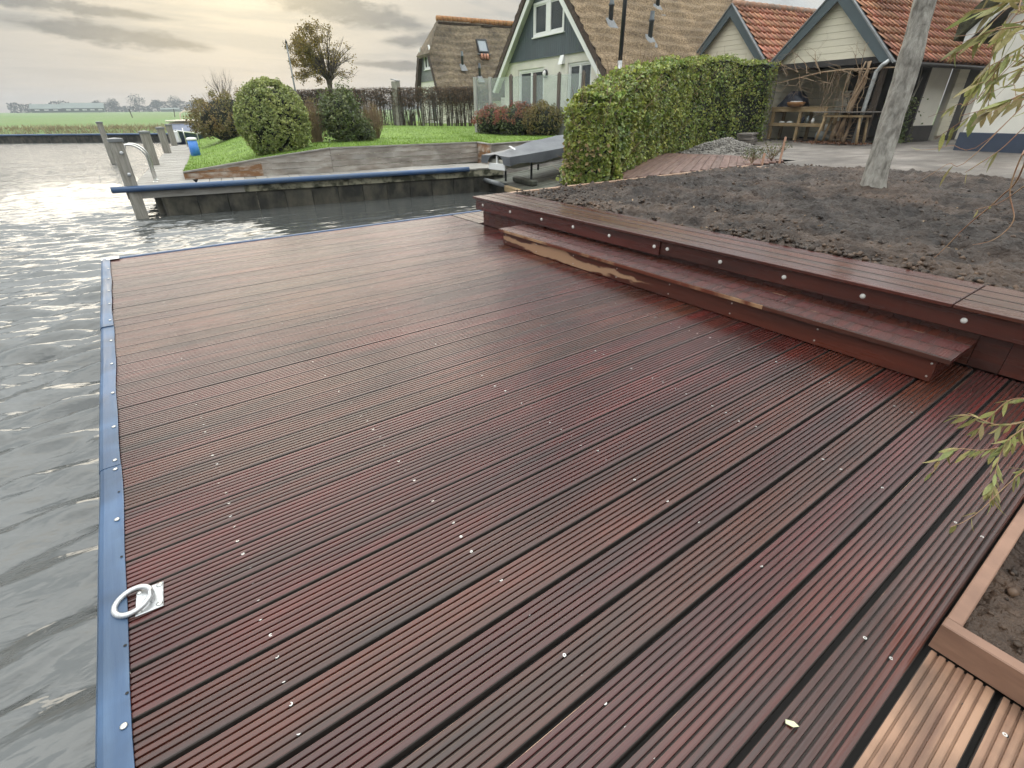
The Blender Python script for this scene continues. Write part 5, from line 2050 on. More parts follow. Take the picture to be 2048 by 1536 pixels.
def build_house_a():
    h = thing('old_thatched_house', 'weathered dark thatched house with orange ridge tiles behind the bare hedge', 'house', (17.26, 32.33, 0.0), R(-7))
    c, ze, zt, zr = 0.45, 2.45, 4.80, 6.20
    hw, ht = 1.84, 0.72
    # front wall of the gable with grey upper cladding
    sl = (hw - ht) / (zt - ze)
    pl = [(1, sl, c + hw + sl * ze), (-1, sl, -c + hw + sl * ze)]
    win = (-0.12, 0.95, 3.60, 4.55)
    mb = MB()
    wall_x(mb, c - 2.0, c + 2.0, 0.4, 2.95, 0, .25, [(-.5, .5, .6, 2.4)], pl)
    mb.build('front_wall', M['plaster_white'], h)
    for k in range(14):
        z0 = 2.95 + k * .13
        b = MB()
        for p in facade(c - 2, c + 2, z0, z0 + .125, [win], pl):
            b.prism(p, -.03, .2)
        if b.f:
            b.build('cladding_board', M['lead'], h)
    window_part(h, *win, -.03, 2, .07, 'gable_window')
    window_part(h, -.5, .5, .6, 2.4, .03, 1, .08, 'door', sill=False)
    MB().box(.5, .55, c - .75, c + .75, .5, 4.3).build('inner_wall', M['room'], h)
    for s in (1, -1):
        p = [(c + s * (hw + .12), ze - .2), (c + s * (ht + .1), zt), (c + s * (ht - .05), zt), (c + s * (hw - .06), ze - .2)]
        m_ = MB()
        m_.prism(p if s > 0 else p[::-1], -.18, -.12)
        m_.build('rake_board', M['white'], h)
    for s in (-1, 1):
        thatch_slope(h, -.28, 8.4, (c + s * (hw + .45), ze - .45), (c, zr), .28, M['thatch_old'], 11, 1.15, 5.0 + s, nxs=60 if s < 0 else 20)
    # half hip over the gable
    mb = MB()
    mb.add([(-.30, c - 1.16, 4.36), (-.30, c + 1.16, 4.36), (.90, c, zr + .06), (-.24, c - 1.0, 4.20), (-.24, c + 1.0, 4.20)], [(0, 2, 1), (0, 1, 4, 3), (0, 3, 2), (1, 2, 4)])
    mb.build('half_hip', M['thatch_old'], h)
    for k in range(24):
        o = MB().tube([(0, 0, 0), (.33, 0, 0)], [.15, .17], 8).build('ridge_tile', M['ridge_orange'], h, True)
        o.location = (.78 + k * .32, c, zr + .05)
    MB().box(.25, 8.3, c - 1.9, c - 1.7, .4, 2.4).build('side_wall', M['plaster_white'], h)
    # roof light on the near slope
    sy = (hw + .45) / (zr - (ze - .45))
    def on(z, off=.1):
        t = (z - (ze - .45)) / (zr - ze + .45)
        return c - (hw + .45) * (1 - t) - off
    f = MB()
    z0, z1 = 4.55, 5.15
    for (a, b, q0, q1) in ((3.05, 3.75, z0 - .06, z0), (3.05, 3.75, z1, z1 + .06), (3.05, 3.11, z0, z1), (3.69, 3.75, z0, z1)):
        f.add([(a, on(q0), q0), (b, on(q0), q0), (b, on(q1), q1), (a, on(q1), q1), (a, on(q0, .22), q0 + .05), (b, on(q0, .22), q0 + .05), (b, on(q1, .22), q1 + .05), (a, on(q1, .22), q1 + .05)],
              [(3, 2, 1, 0), (4, 5, 6, 7), (0, 1, 5, 4), (1, 2, 6, 5), (2, 3, 7, 6), (3, 0, 4, 7)])
    o = f.build('roof_light', M['black'], h)
    g = MB()
    g.add([(3.11, on(z0, .18), z0 + .03), (3.69, on(z0, .18), z0 + .03), (3.69, on(z1, .18), z1 + .03), (3.11, on(z1, .18), z1 + .03)], [(0, 1, 2, 3)])
    g.build('pane', M['sky_glass'], o)
    for k in range(3):
        MB().tube([(3.2 + k * .2, on(z0 - .15, .16), z0 - .12), (3.2 + k * .2, on(z0 - .42, .14), z0 - .40)], .09, 6).build('skirt_tile', M['tile'], o, True)
    MB().bbox(2.95, 3.85, on(z0 - .1, .24), on(z0 - .1, .10), z0 - .14, z0 - .09, .005).build('apron', M['lead'], o)
    for (x, z) in ((1.75, 3.75), (2.75, 3.15)):
        vent_pipe(h, x, on(z, .05), z, .75, .075)


M['ridge_orange'] = mat('orange_ridge_tile', (0.36, 0.165, 0.06), 0.8, col2=(0.22, 0.12, 0.05), scale=3, rnd=.15)
M['sky_glass'] = mat('roof_window_glass', (0.30, 0.34, 0.37), 0.08, var=.1)
build_house_a()

# ---- the two garden sheds share one tiled-roof builder
GO = (18.82, 9.33)
GR = R(-9)


def tile_mesh():
    """S-shaped clay pantile, 0.27 wide, 0.36 long; y runs up the slope"""
    vs, fs = [], []
    n = 7
    for (yy, zz) in ((0.0, 0.060), (0.36, 0.0)):
        for k in range(n):
            t = k / (n - 1)
            vs.append((t * 0.275, yy, zz + 0.026 * math.sin(t * 2 * math.pi * 0.9 + 0.5)))
    for k in range(n):
        t = k / (n - 1)
        vs.append((t * 0.275, 0.002, 0.0 + 0.026 * math.sin(t * 2 * math.pi * 0.9 + 0.5)))
    fs += [(k, k + 1, n + k + 1, n + k) for k in range(n - 1)]
    fs += [(2 * n + k, 2 * n + k + 1, k + 1, k) for k in range(n - 1)]
    me = bpy.data.meshes.new('tile')
    me.from_pydata(vs, [], fs)
    me.materials.append(M['tile'])
    me.polygons.foreach_set('use_smooth', [True] * (n - 1) + [False] * (n - 1))
    me.update()
    return me


TILE = tile_mesh()


def tiled_roof(root, c, half, ze, zr, x0, x1, over=0.18):
    k = (zr - ze) / half
    ang = math.atan(k)
    for s in (-1, 1):
        e = (c + s * (half + over), ze - over * k)
        L = math.hypot(half + over, zr - e[1])
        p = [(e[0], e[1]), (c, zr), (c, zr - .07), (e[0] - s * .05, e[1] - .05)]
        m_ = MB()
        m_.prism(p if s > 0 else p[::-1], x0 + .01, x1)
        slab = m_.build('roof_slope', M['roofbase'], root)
        if s < 0:
            rows = 9
            colsn = int((x1 - x0) / 0.262)
            for r_ in range(rows):
                d = L * r_ / rows
                for q in range(colsn):
                    o = bpy.data.objects.new('tile', TILE)
                    col.objects.link(o)
                    o.parent = slab
                    o.location = (x0 + 0.02 + q * 0.262, e[0] + math.cos(ang) * d + .012 * math.sin(ang) * 0, e[1] + math.sin(ang) * d + 0.035)
                    o.rotation_euler = (ang, 0, random.uniform(-.012, .012))
    n = int((x1 - x0) / .34)
    for q in range(n + 1):
        o = MB().tube([(0, 0, 0), (.36, 0, 0.01)], [.105, .125], 8).build('ridge_tile', M['ridge'], root, True)
        o.location = (x0 - .02 + q * .34, c, zr + .05)


M['roofbase'] = mat('dark_roof_base', (0.10, 0.05, 0.035), 0.9, var=.3)  # dark brown slab under the tiles


def barge(root, c, half, ze, zr, x, drop=0.26, over=0.2, mt='barge'):
    k = (zr - ze) / half
    for s in (1, -1):
        e0 = (c + s * (half + over), ze - over * k)
        p = [(e0[0], e0[1]), (c, zr + .03), (c, zr + .03 - drop * 1.35), (e0[0] - s * drop * 1.25, e0[1])]
        m_ = MB()
        m_.prism(p if s > 0 else p[::-1], x - .04, x)
        m_.build('barge_board', M[mt], root)
        q = [(e0[0] + s * .03, e0[1] - .01), (c, zr + .07), (c, zr + .032), (e0[0], e0[1] - .045)]
        m_ = MB()
        m_.prism(q if s > 0 else q[::-1], x - .07, x + .05)
        m_.build('verge_strip', M['lead'], root)


def build_shed_c():
    h = thing('cream_shed', 'cream clad garden shed with red tiled roof behind the ivy hedge', 'shed', (*GO, 0), GR)
    c, half, ze, zr = 3.77, 1.92, 2.68, 4.52
    k = (zr - ze) / half
    pl = [(k, 1, zr + k * c - .08), (-k, 1, zr - k * c - .08)]
    z = 0.3
    while z < zr:
        b = MB()
        for p in facade(c - half + .1, c + half - .1, z + .004, z + .155, [], pl):
            b.prism(p, 0.0, .02)
        if b.f:
            b.build('cladding_board', M['cream_clad'], h)
        z += .16
    mb = MB()
    wall_x(mb, c - half + .1, c + half - .1, .3, zr, .021, .1, [], pl)
    mb.box(.1, 6.3, c - half + .1, c - half + .2, .3, 2.6)
    mb.box(.1, 6.3, c + half - .2, c + half - .1, .3, 2.6)
    mb.build('wall', M['cream_clad'], h)
    tiled_roof(h, c, half, ze, zr, -.16, 6.4)
    barge(h, c, half, ze, zr, -.18)
    MB().bbox(-.2, .15, c - half - .18, c - half + .16, 2.42, 2.66, .01).build('gutter_box', M['barge'], h)
    MB().bbox(-.23, -.201, c - half - .03, c - half + .06, 2.5, 2.62, .005).build('outlet', M['white'], h)


build_shed_c()


def build_shed_d():
    h = thing('open_shed', 'cream clad shed with open porch and red tiled roof behind the tree trunk', 'shed', (*GO, 0), GR)
    c, half, ze, zr = -0.25, 1.95, 2.62, 4.45
    k = (zr - ze) / half
    pl = [(k, 1, zr + k * c - .08), (-k, 1, zr - k * c - .08)]
    z = 2.60
    while z < zr:
        b = MB()
        for p in facade(c - half + .05, c + half - .05, z + .004, z + .175, [], pl):
            b.prism(p, 0.0, .02)
        if b.f:
            b.build('cladding_board', M['cream_clad'], h)
        z += .18
    mb = MB()
    wall_x(mb, c - half + .05, c + half - .05, 2.6, zr, .021, .1, [], pl)
    mb.build('gable_backing', M['cream_clad'], h)
    MB().bbox(0.0, .12, c - half + .02, c + half - .02, 2.43, 2.598, .01).build('porch_beam', M['plinth_dk'], h)
    # porch inside: rear wall, left wall, ceiling
    z = .35
    while z < 2.4:
        MB().bbox(2.2, 2.22, .25, c + half - .1, z + .004, z + .175, .003).build('rear_board', M['cream_clad'], h)
        MB().bbox(.12, 2.19, c + half - .12, c + half - .10, z + .004, z + .175, .003).build('side_board', M['cream_clad'], h)
        z += .18
    MB().box(2.221, 2.3, c - half + .05, c + half - .05, .3, 2.6).build('rear_wall', M['plinth_dk'], h)
    MB().box(.12, 7.8, c - half + .1, c + half - .1, 2.601, 2.64).build('ceiling', M['plinth_dk'], h)
    MB().bbox(.02, .14, c + half - .22, c + half - .10, .33, 2.43, .008).build('porch_post', M['post_wood'], h)
    MB().bbox(.02, .14, c - half + .10, c - half + .22, .33, 2.43, .008).build('porch_post', M['darkbark'], h)
    # long side to the right: plaster panel, door opening, clad pillar
    s = c - half + .22
    MB().box(2.35, 3.78, s, s + .12, .78, 2.6).build('side_panel', M['plaster'], h)
    MB().box(2.30, 3.80, s - .02, s + .12, .30, .778).build('plinth', M['plinth_dk'], h)
    MB().box(3.82, 4.2, s + .5, s + .55, .3, 2.6).build('dark_door', M['black'], h)
    z = .45
    while z < 2.55:
        MB().bbox(4.2, 4.8, s - .03, s + .05, z + .003, z + .137, .003).build('pillar_board', M['cream_clad'], h)
        z += .14
    MB().box(4.22, 7.6, s + .051, s + .2, .3, 2.6).build('side_wall', M['plaster'], h)
    MB().box(4.85, 5.5, s - .01, s + .05, .3, 2.45).build('side_door', M['plinth_dk'], h)
    tiled_roof(h, c, half, ze, zr, -.16, 8.0)
    barge(h, c, half, ze, zr, -.18, .30)
    MB().bbox(-.24, .12, c + half - .02, c + half + .28, 2.36, 2.64, .01).build('gutter_box', M['barge'], h)
    MB().tube([(-.1, c - half - .2, 2.40), (8.0, c - half - .2, 2.36)], .055, 8).build('gutter', M['plinth_dk'], h, True)
    # zinc downpipe at the front corner
    MB().tube([(-.26, -2.30, 2.46), (-.28, -2.16, 2.36), (-.30, -2.06, 2.2), (-.30, -2.02, 1.4), (-.30, -2.0, .36)], .055, 10).build('downpipe', M['zinc'], h, True)


build_shed_d()


def build_house_e():
    h = thing('white_house', 'white rendered house with dark blue plinth and thatched eave at the edge of the yard', 'house', (18.16, 4.81, 0), GR)
    pl = [(1.12, 1, 3.36)]
    mb = MB()
    wall_x(mb, -7, 0.0, 0.725, 6.5, 0, .3, [], pl)
    mb.build('front_wall', M['plaster_white'], h)
    MB().box(.3, 8, -.3, 0.0, .3, 3.1).build('side_wall', M['plaster_white'], h)
    MB().bbox(-.05, .3, -7, .05, .26, .724, .008).build('plinth', M['plinth'], h)
    # roof: thick thatch with a mossy edge, white rake board under it
    p = [(.72, 2.75), (-4.2, 8.26), (-4.2, 8.66), (.72, 3.15)]
    m_ = MB()
    m_.prism(p[::-1], -.55, 8)
    m_.build('roof', M['thatch_moss'], h)
    p = [(.55, 2.66), (-4.2, 7.98), (-4.2, 8.22), (.55, 2.90)]
    m_ = MB()
    m_.prism(p[::-1], -.42, -.36)
    m_.build('rake_board', M['white'], h)
    p = [(.50, 2.70), (-4.2, 7.96), (-4.2, 8.04), (.50, 2.78)]
    m_ = MB()
    m_.prism(p[::-1], -.355, .0)
    m_.build('soffit', M['plinth_dk'], h)


M['thatch_moss'] = mat('mossy_thatch', (0.075, 0.075, 0.035), .95, col2=(0.035, 0.032, 0.02), scale=5, bump=1.0, bscale=15, bdist=.05)
build_house_e()


def build_small_shed():
    h = thing('small_gabled_shed', 'small shed with grey barge boards between the two thatched houses', 'shed', (17.3, 23.9, 0), R(-7))
    mb = MB()
    mb.prism([(-1.1, .5), (1.1, .5), (1.1, 2.3), (0, 3.7), (-1.1, 2.3)], 0, 3)
    mb.build('wall', M['plaster'], h)
    for s in (1, -1):
        p = [(s * 1.3, 2.05), (0, 3.85), (0, 3.6), (s * 1.12, 2.05)]
        m_ = MB()
        m_.prism(p if s > 0 else p[::-1], -.12, -.02)
        m_.build('barge_board', M['barge'], h)
        p = [(s * 1.32, 2.1), (0, 3.95), (0, 3.87), (s * 1.30, 2.06)]
        m_ = MB()
        m_.prism(p if s > 0 else p[::-1], -.1, 3.1)
        m_.build('roof', M['tile'], h)


build_small_shed()


def build_screen():
    pts = [(12.29, 19.41), (12.78, 19.05), (12.93, 17.85), (13.33, 16.89), (13.70, 15.94), (14.0, 14.99)]
    labs = ['pale end post of the glass wind screen on the lawn', 'second post of the glass wind screen, right of its panel', 'brown fence post at the left edge of the french door', 'brown fence post in front of the french door',
            'brown fence post between french door and window', 'brown fence post in front of the house window']
    for i, (p, lab) in enumerate(zip(pts, labs)):
        t = thing('screen_post', lab, 'post', (p[0], p[1], 0.45), R(30), 'posts of the glass wind screen')
        mb = MB().bbox(-.055, .055, -.055, .055, 0, 2.02, .01)
        if i > 1:
            mb.bbox(-.03, .03, -.03, .03, 2.021, 2.06, .006)
        mb.build('shaft', M['lead_pale'] if i < 2 else M['brownpost'], t)
    for i, (a, b) in enumerate(zip(pts, pts[1:])):
        A_, B_ = Vector((*a, 0)), Vector((*b, 0))
        d = B_ - A_
        L = d.length
        t = thing('glass_screen', ['glass panel with grey boarded base at the lawn end of the screen', 'clear glass panel left of the french door', 'clear glass panel in front of the french door\'s left leaf',
                                   'clear glass panel between french door and window', 'clear glass panel in front of the house window'][i], 'glass screen', (a[0], a[1], .45), math.atan2(d.y, d.x), 'panels of the glass wind screen')
        z0 = .62
        MB().box(.06, L - .06, -.006, .006, z0, 1.98).build('pane', M['screen_glass'], t)
        k, n = 0, max(2, int((L - .12) / .12))
        for k in range(n):
            w = (L - .12) / n
            MB().bbox(.06 + k * w + .002, .06 + (k + 1) * w - .002, -.015, .015, .02, z0 - .045, .003).build('base_board', M['lead_pale'], t)
        MB().bbox(.06, L - .06, -.025, .025, z0 - .042, z0 - .002, .004).build('rail', M['lead_pale'], t)


M['lead_pale'] = mat('pale_grey_timber', (0.42, 0.41, 0.39), .7, var=.25, scale=3, stretch=(5, 5, .7))
M['brownpost'] = mat('brown_fence_post', (0.155, 0.125, 0.105), .8, var=.35, scale=3, stretch=(6, 6, .7))
build_screen()


# ------------------------------------------------------------------ yard
def G_(x, s, z=0.0):
    """shed frame to world"""
    c, n = math.cos(GR), math.sin(GR)
    return (GO[0] + c * x - n * s, GO[1] + n * x + c * s, z)


def build_second_deck():
    # dark red boards between hedge and bed, running along the hedge
    dk = thing('second_deck', 'damp reddish deck boards between the ivy hedge and the soil bed', 'deck', (6.05, 5.78, 0.342), math.atan2(3.25, 5.3))
    rr = random.Random(12)
    n = 0
    for k in range(22):
        y1 = 0.30 - k * 0.15
        # clipped by the bed wall line (world Y = 5.75) on the near side
        ang = math.atan2(3.25, 5.3)
        x0 = max(0.3, (-y1 * math.cos(ang)) / math.sin(ang) + 0.25) if y1 < 0 else 0.25
        x1 = 6.0 - 0.02 * k + rr.uniform(-.05, .05) - max(0, k - 12) * .12
        if x1 - x0 < .3:
            continue
        MB().bbox(x0, x1, y1 - .145, y1, -.03, rr.uniform(-.002, .002), .003).build('board', M['deck2'], dk)
    MB().bbox(0.2, 6.4, .32, .36, -.05, .045, .004).build('kerb_board', M['deck_smooth'], dk)


M['deck2'] = mat('damp_red_boards', (0.185, 0.105, 0.082), .5, col2=(0.10, 0.05, 0.038), scale=2.0, stretch=(.5, 6, 6), rnd=.2, rvar=.15)
build_second_deck()


def build_gravel():
    g = thing('gravel_pile', 'heap of grey gravel tipped in front of the hedge', 'gravel pile', (13.05, 8.35, .33), R(-30))
    n1, n2 = 40, 30
    X, Y = np.meshgrid(np.linspace(-1.15, 1.15, n1), np.linspace(-.75, .75, n2))
    hh = lambda x, y: 0.33 * np.clip(1 - np.sqrt((x / 1.05) ** 2 + (y / .68) ** 2), 0, 1) ** .75 + .05 * fbm(x * 3, y * 3, 3)
    Z = hh(X, Y) - .03
    np_mesh('heap', np.stack([X, Y, Z], -1).reshape(-1, 3), grid_faces(n1, n2), M['gravel'], g, True)
    clods('stones', '', 2600, lambda n: np.stack([rng.normal(0, .48, n), rng.normal(0, .33, n)], -1), lambda x, y: hh(x, y) - .03, (.014, .04), M['gravel'], g)
    s = thing('slab_stack', 'small stack of grey slabs at the far end of the hedge', 'slabs', (16.3, 9.75, .33), R(20))
    for k in range(5):
        o = MB().bbox(-.5, .5, -.22, .22, k * .062, k * .062 + .055, .006).build('slab', M['paving'], s)
        o.location = (random.uniform(-.06, .06), random.uniform(-.04, .04), 0)
        o.rotation_euler = (0, 0, random.uniform(-.1, .1))


build_gravel()


def build_plants_stakes():
    for (x, y, r, h, lab) in ((10.35, 5.98, .20, .26, 'low brown withered plant beside the short stake'), (11.15, 6.02, .26, .34, 'larger withered plant beside the tall stake')):
        p = thing('withered_plant', lab, 'plant', (x, y, .34), 0, 'withered plants at the corner of the bed')
        mb = MB()
        tips = []
        rr = random.Random(int(x * 10))
        for k in range(16):
            a = rr.uniform(0, 6.28)
            branchy(mb, (0, 0, 0), (math.cos(a) * .7, math.sin(a) * .7, 1), h * .75, .006, 1, .5, rr, .1, 3, tips, .2, 3)
        mb.build('stems', M['vine'], p)
        T = np.array([tuple(q) for q in tips])
        T = np.repeat(T, 2, 0) + rng.normal(0, .015, (len(T) * 2, 3))
        leaf_mesh('leaves', T, unit(len(T)), (.02, .04), M['darkleaf'], p)
    for (x, y, h, lab, tl) in ((10.42, 5.80, .20, 'short pale stake at the corner of the bed', .05), (11.12, 5.82, .47, 'tall pale wooden stake at the corner of the bed', .09)):
        s = thing('stake', lab, 'stake', (x, y, .33), .4, 'stakes at the corner of the bed')
        mb = MB()
        mb.add([(-.022, -.02, -.1), (.022, -.02, -.1), (.022, .02, -.1), (-.022, .02, -.1), (-.022 + tl, -.02, h), (.022 + tl, -.02, h - .02), (.022 + tl, .02, h - .02), (-.022 + tl, .02, h)],
               [(3, 2, 1, 0), (4, 5, 6, 7), (0, 1, 5, 4), (1, 2, 6, 5), (2, 3, 7, 6), (3, 0, 4, 7)])
        mb.build('shaft', M['stake'], s)


M['stake'] = mat('pinkish_stake', (0.42, 0.24, 0.16), .7, var=.2, scale=8)
build_plants_stakes()


def build_porch_things():
    # work bench
    b = thing('workbench', 'pine workbench with a lower shelf inside the porch', 'workbench', G_(.45, .35, .335), GR)
    for y in (-.85, .05, 1.1):
        for x in (-.18, .38):
            MB().bbox(x - .04, x + .04, y - .045, y + .045, 0, .905, .006).build('leg', M['bench_wood'], b)
    for k in range(4):
        MB().bbox(-.26 + k * .18, -.26 + k * .18 + .174, -.95, 1.25, .985, 1.015, .004).build('top_board', M['bench_wood'], b)
    MB().bbox(-.245, -.221, -.9, 1.2, .865, .983, .004).build('apron', M['bench_wood'], b)
    MB().bbox(-.24, -.22, -.9, 1.2, .42, .52, .004).build('shelf_rail', M['bench_wood'], b)
    for k in range(3):
        MB().bbox(-.215 + k * .2, -.215 + k * .2 + .19, -.9, 1.2, .50, .522, .003).build('shelf_board', M['bench_wood'], b)
    # covered barbecue
    q = thing('covered_barbecue', 'dark navy covered barbecue standing on the workbench', 'barbecue', G_(.5, .95, 1.35), GR)
    secs = []
    for y, zt, w in ((-.50, .10, .20), (-.38, .30, .28), (-.15, .47, .30), (.06, .48, .30), (.22, .34, .28), (.46, .06, .22)):
        secs.append([(-w, y, 0.0), (-w * .95, y, zt * .6), (-w * .5, y, zt), (w * .5, y, zt), (w * .95, y, zt * .6), (w, y, 0)])
    loft(secs).build('cover', M['navy'], q, True)
    bo = thing('tan_bowl', 'tan ceramic bowl with a pale rim next to the barbecue', 'bowl', G_(.18, .60, 1.351), GR)
    MB().tube([(0, 0, 0), (0, 0, .05), (0, 0, .12), (0, 0, .14)], [.16, .26, .29, .27], 16).build('bowl', M['terracotta'], bo, True)
    MB().tube([(0, 0, .141), (0, 0, .165)], [.20, .17], 14).build('plate', M['white'], bo, True)
    # wicker chair back seen above the bench
    c = thing('white_chair', 'white lattice garden chair behind the workbench', 'chair', G_(1.25, -.25, .335), GR)
    for y in (-.22, .22):
        for x in (-.2, .2):
            MB().tube([(x, y, 0), (x, y, .9)], .018, 6).build('leg', M['plaster'], c)
    MB().bbox(-.24, .24, -.25, .25, .88, .92, .01).build('seat', M['plaster'], c)
    mb = MB()
    for t in np.linspace(-.2, .2, 6):
        mb.tube([(.2, t, .92), (.22, t * .5 + .05, 1.45)], .012, 5)
        mb.tube([(.2, -t, .92), (.22, t * .6, 1.45)], .012, 5)
    mb.tube([(.2, -.25, .92), (.22, -.24, 1.45), (.22, .24, 1.45), (.2, .25, .92)], .02, 6)
    mb.build('backrest', M['plaster'], c)
    # slate topped table
    t = thing('garden_table', 'thin grey topped table with pale trestle legs beside the vine', 'table', G_(-.25, -1.45, .335), GR)
    MB().bbox(-.32, .32, -1.0, .85, .845, .875, .005).build('top', M['paving'], t)
    MB().bbox(-.22, .22, -.7, .55, .72, .78, .005).build('frame', M['bench_wood'], t)
    for (y, l) in ((-.62, -.1), (.48, .12)):
        for x in (-.18, .18):
            MB().tube([(x, y + l, 0), (x, y, .72)], [.04, .035], 8).build('leg', M['bench_wood'], t, True)
    # pots and jars below
    for (x, y, z, r, h, lab, mt) in ((.35, -.55, .335, .26, .30, 'grey glazed pot on the ground under the workbench', 'ceramic'), (.38, -.50, .64, .09, .20, 'clear jar standing on the grey pot', 'lamp_white')):
        p = thing('pot', lab, 'pot', G_(x, y, z), GR, 'pots by the workbench')
        MB().tube([(0, 0, 0), (0, 0, h * .25), (0, 0, h * .7), (0, 0, h * .9), (0, 0, h)], [r * .6, r * .9, r, r * .85, r * .9], 16).build('body', M[mt], p, True)
        MB().tube([(0, 0, h + .001), (0, 0, h + .012)], [r * .7, r * .6], 14).build('lid', M['plinth_dk'], p, True)
    for i, (y, mt, h, lab) in enumerate(((.72, 'white', .05, 'white dish at the hedge end of the bench shelf'), (.42, 'white', .06, 'white dish in the middle of the bench shelf'), (-.22, 'ceramic', .22, 'dark bottle on the bench shelf'),
                                         (-.42, 'lamp_white', .16, 'pale jar on the bench shelf'), (-.05, 'navy', .2, 'dark pot on the bench shelf'))):
        p = thing('shelf_jar', lab, 'jar', G_(.32, .35 + y, .335 + .523), GR, 'jars on the bench shelf')
        r = .11 if h < .1 else .055
        MB().tube([(0, 0, 0), (0, 0, h * .6), (0, 0, h * .8), (0, 0, h)], [r * .9, r, r * .6, r * .5], 12).build('body', M[mt], p, True)


build_porch_things()


def build_vine():
    v = thing('climbing_vine', 'leafless brown climbing vine with twigs along the porch beam', 'vine', G_(-.25, -1.55, .33), GR)
    rr = random.Random(31)
    tr = MB()
    for k in range(6):
        pts, rad = [], []
        a0 = rr.uniform(0, 6.28)
        for i in range(9):
            t = i / 8
            pts.append((.12 * math.cos(a0 + t * 5) * (1 - .4 * t), .12 * math.sin(a0 + t * 5) * (1 - .3 * t) - .15 * t + rr.gauss(0, .02), 2.15 * t))
            rad.append(.05 - .03 * t)
        tr.tube(pts, rad, 6)
    tr.tube([(.0, .30, 0), (.0, .27, .3), (.02, .24, .62)], [.09, .075, .06], 8)
    tr.build('trunk', M['vine'], v, True)
    tw = MB()
    for k in range(26):
        y = rr.uniform(-.5, 2.9)
        st = (rr.uniform(-.08, .05), y, 1.95 + rr.gauss(0, .12))
        d = Vector((rr.gauss(-.1, .25), rr.gauss(.3, .7), rr.gauss(.05, .4)))
        branchy(tw, st, d, rr.uniform(.4, .9), .012, 2, .55, rr, -.05, 3, None, .2, 3)
    tw.tube([(0, -.3, 1.95), (-.03, .4, 1.98), (-.02, 1.2, 1.95), (0, 2.2, 1.80), (-.05, 3.0, 1.66)], [.028, .024, .02, .016, .01], 6)
    tw.tube([(0, .1, 1.95), (.05, -.6, 1.97), (.03, -1.0, 1.95)], [.02, .02, .015], 6)
    for k in range(12):
        y = rr.uniform(-.3, 1.1)
        p = Vector((rr.uniform(-.1, .05), y, 1.95))
        pts = [p]
        for i in range(5):
            p = p + Vector((rr.gauss(0, .05), rr.gauss(.03 if y > .4 else 0, .07), -.30))
            pts.append(p)
        tw.tube(pts[:rr.randint(3, 6)], .009, 4)
    for k in range(34):
        a = rr.uniform(0, 6.28)
        branchy(tw, (0, -.05, rr.uniform(.1, 1.4)), (math.cos(a), math.sin(a), rr.uniform(-.2, .5)), rr.uniform(.3, .65), .008, 1, .4, rr, 0, 3, None, .15, 3)
    tw.build('twigs', M['vine'], v)['kind'] = 'stuff'
    n = 900
    c = np.array(G_(-.35, -1.4, .345))
    P = c + np.stack([rng.normal(0, .35, n), rng.normal(0, .5, n), rng.random(n) * .03], -1)
    o = leaf_mesh('leaf_litter', P, np.tile([0, 0, 1.0], (n, 1)), (.04, .08), M['litter'])
    tag(o, 'fallen brown leaves round the foot of the vine', 'leaves', kind='stuff')
    # dark evergreen climber on the pillar right of the tree trunk
    b = thing('dark_climber', 'dark ivy growing at the shed wall right of the tree trunk', 'shrub', G_(1.9, -1.9, .33), GR)
    n = 1300
    P = np.stack([rng.normal(0, .28, n), rng.normal(-.05, .14, n), rng.random(n) ** 1.6 * 1.25], -1)
    leaf_mesh('foliage', P, np.tile([-.3, -1.0, .3], (n, 1)), (.05, .10), M['darkleaf'], b)
    mb = MB()
    mb.tube([(0, 0, -.02), (.05, -.08, .8), (.25, -.1, 1.6), (.5, -.1, 2.15)], [.035, .03, .022, .012], 6)
    mb.tube([(.22, -.1, 1.5), (.18, -.1, 1.9), (.05, -.1, 2.2)], [.018, .014, .008], 5)
    mb.build('stems', M['zincbark'], b)


M['zincbark'] = mat('pale_climber_stem', (0.33, 0.31, 0.27), .8, var=.3)
build_vine()


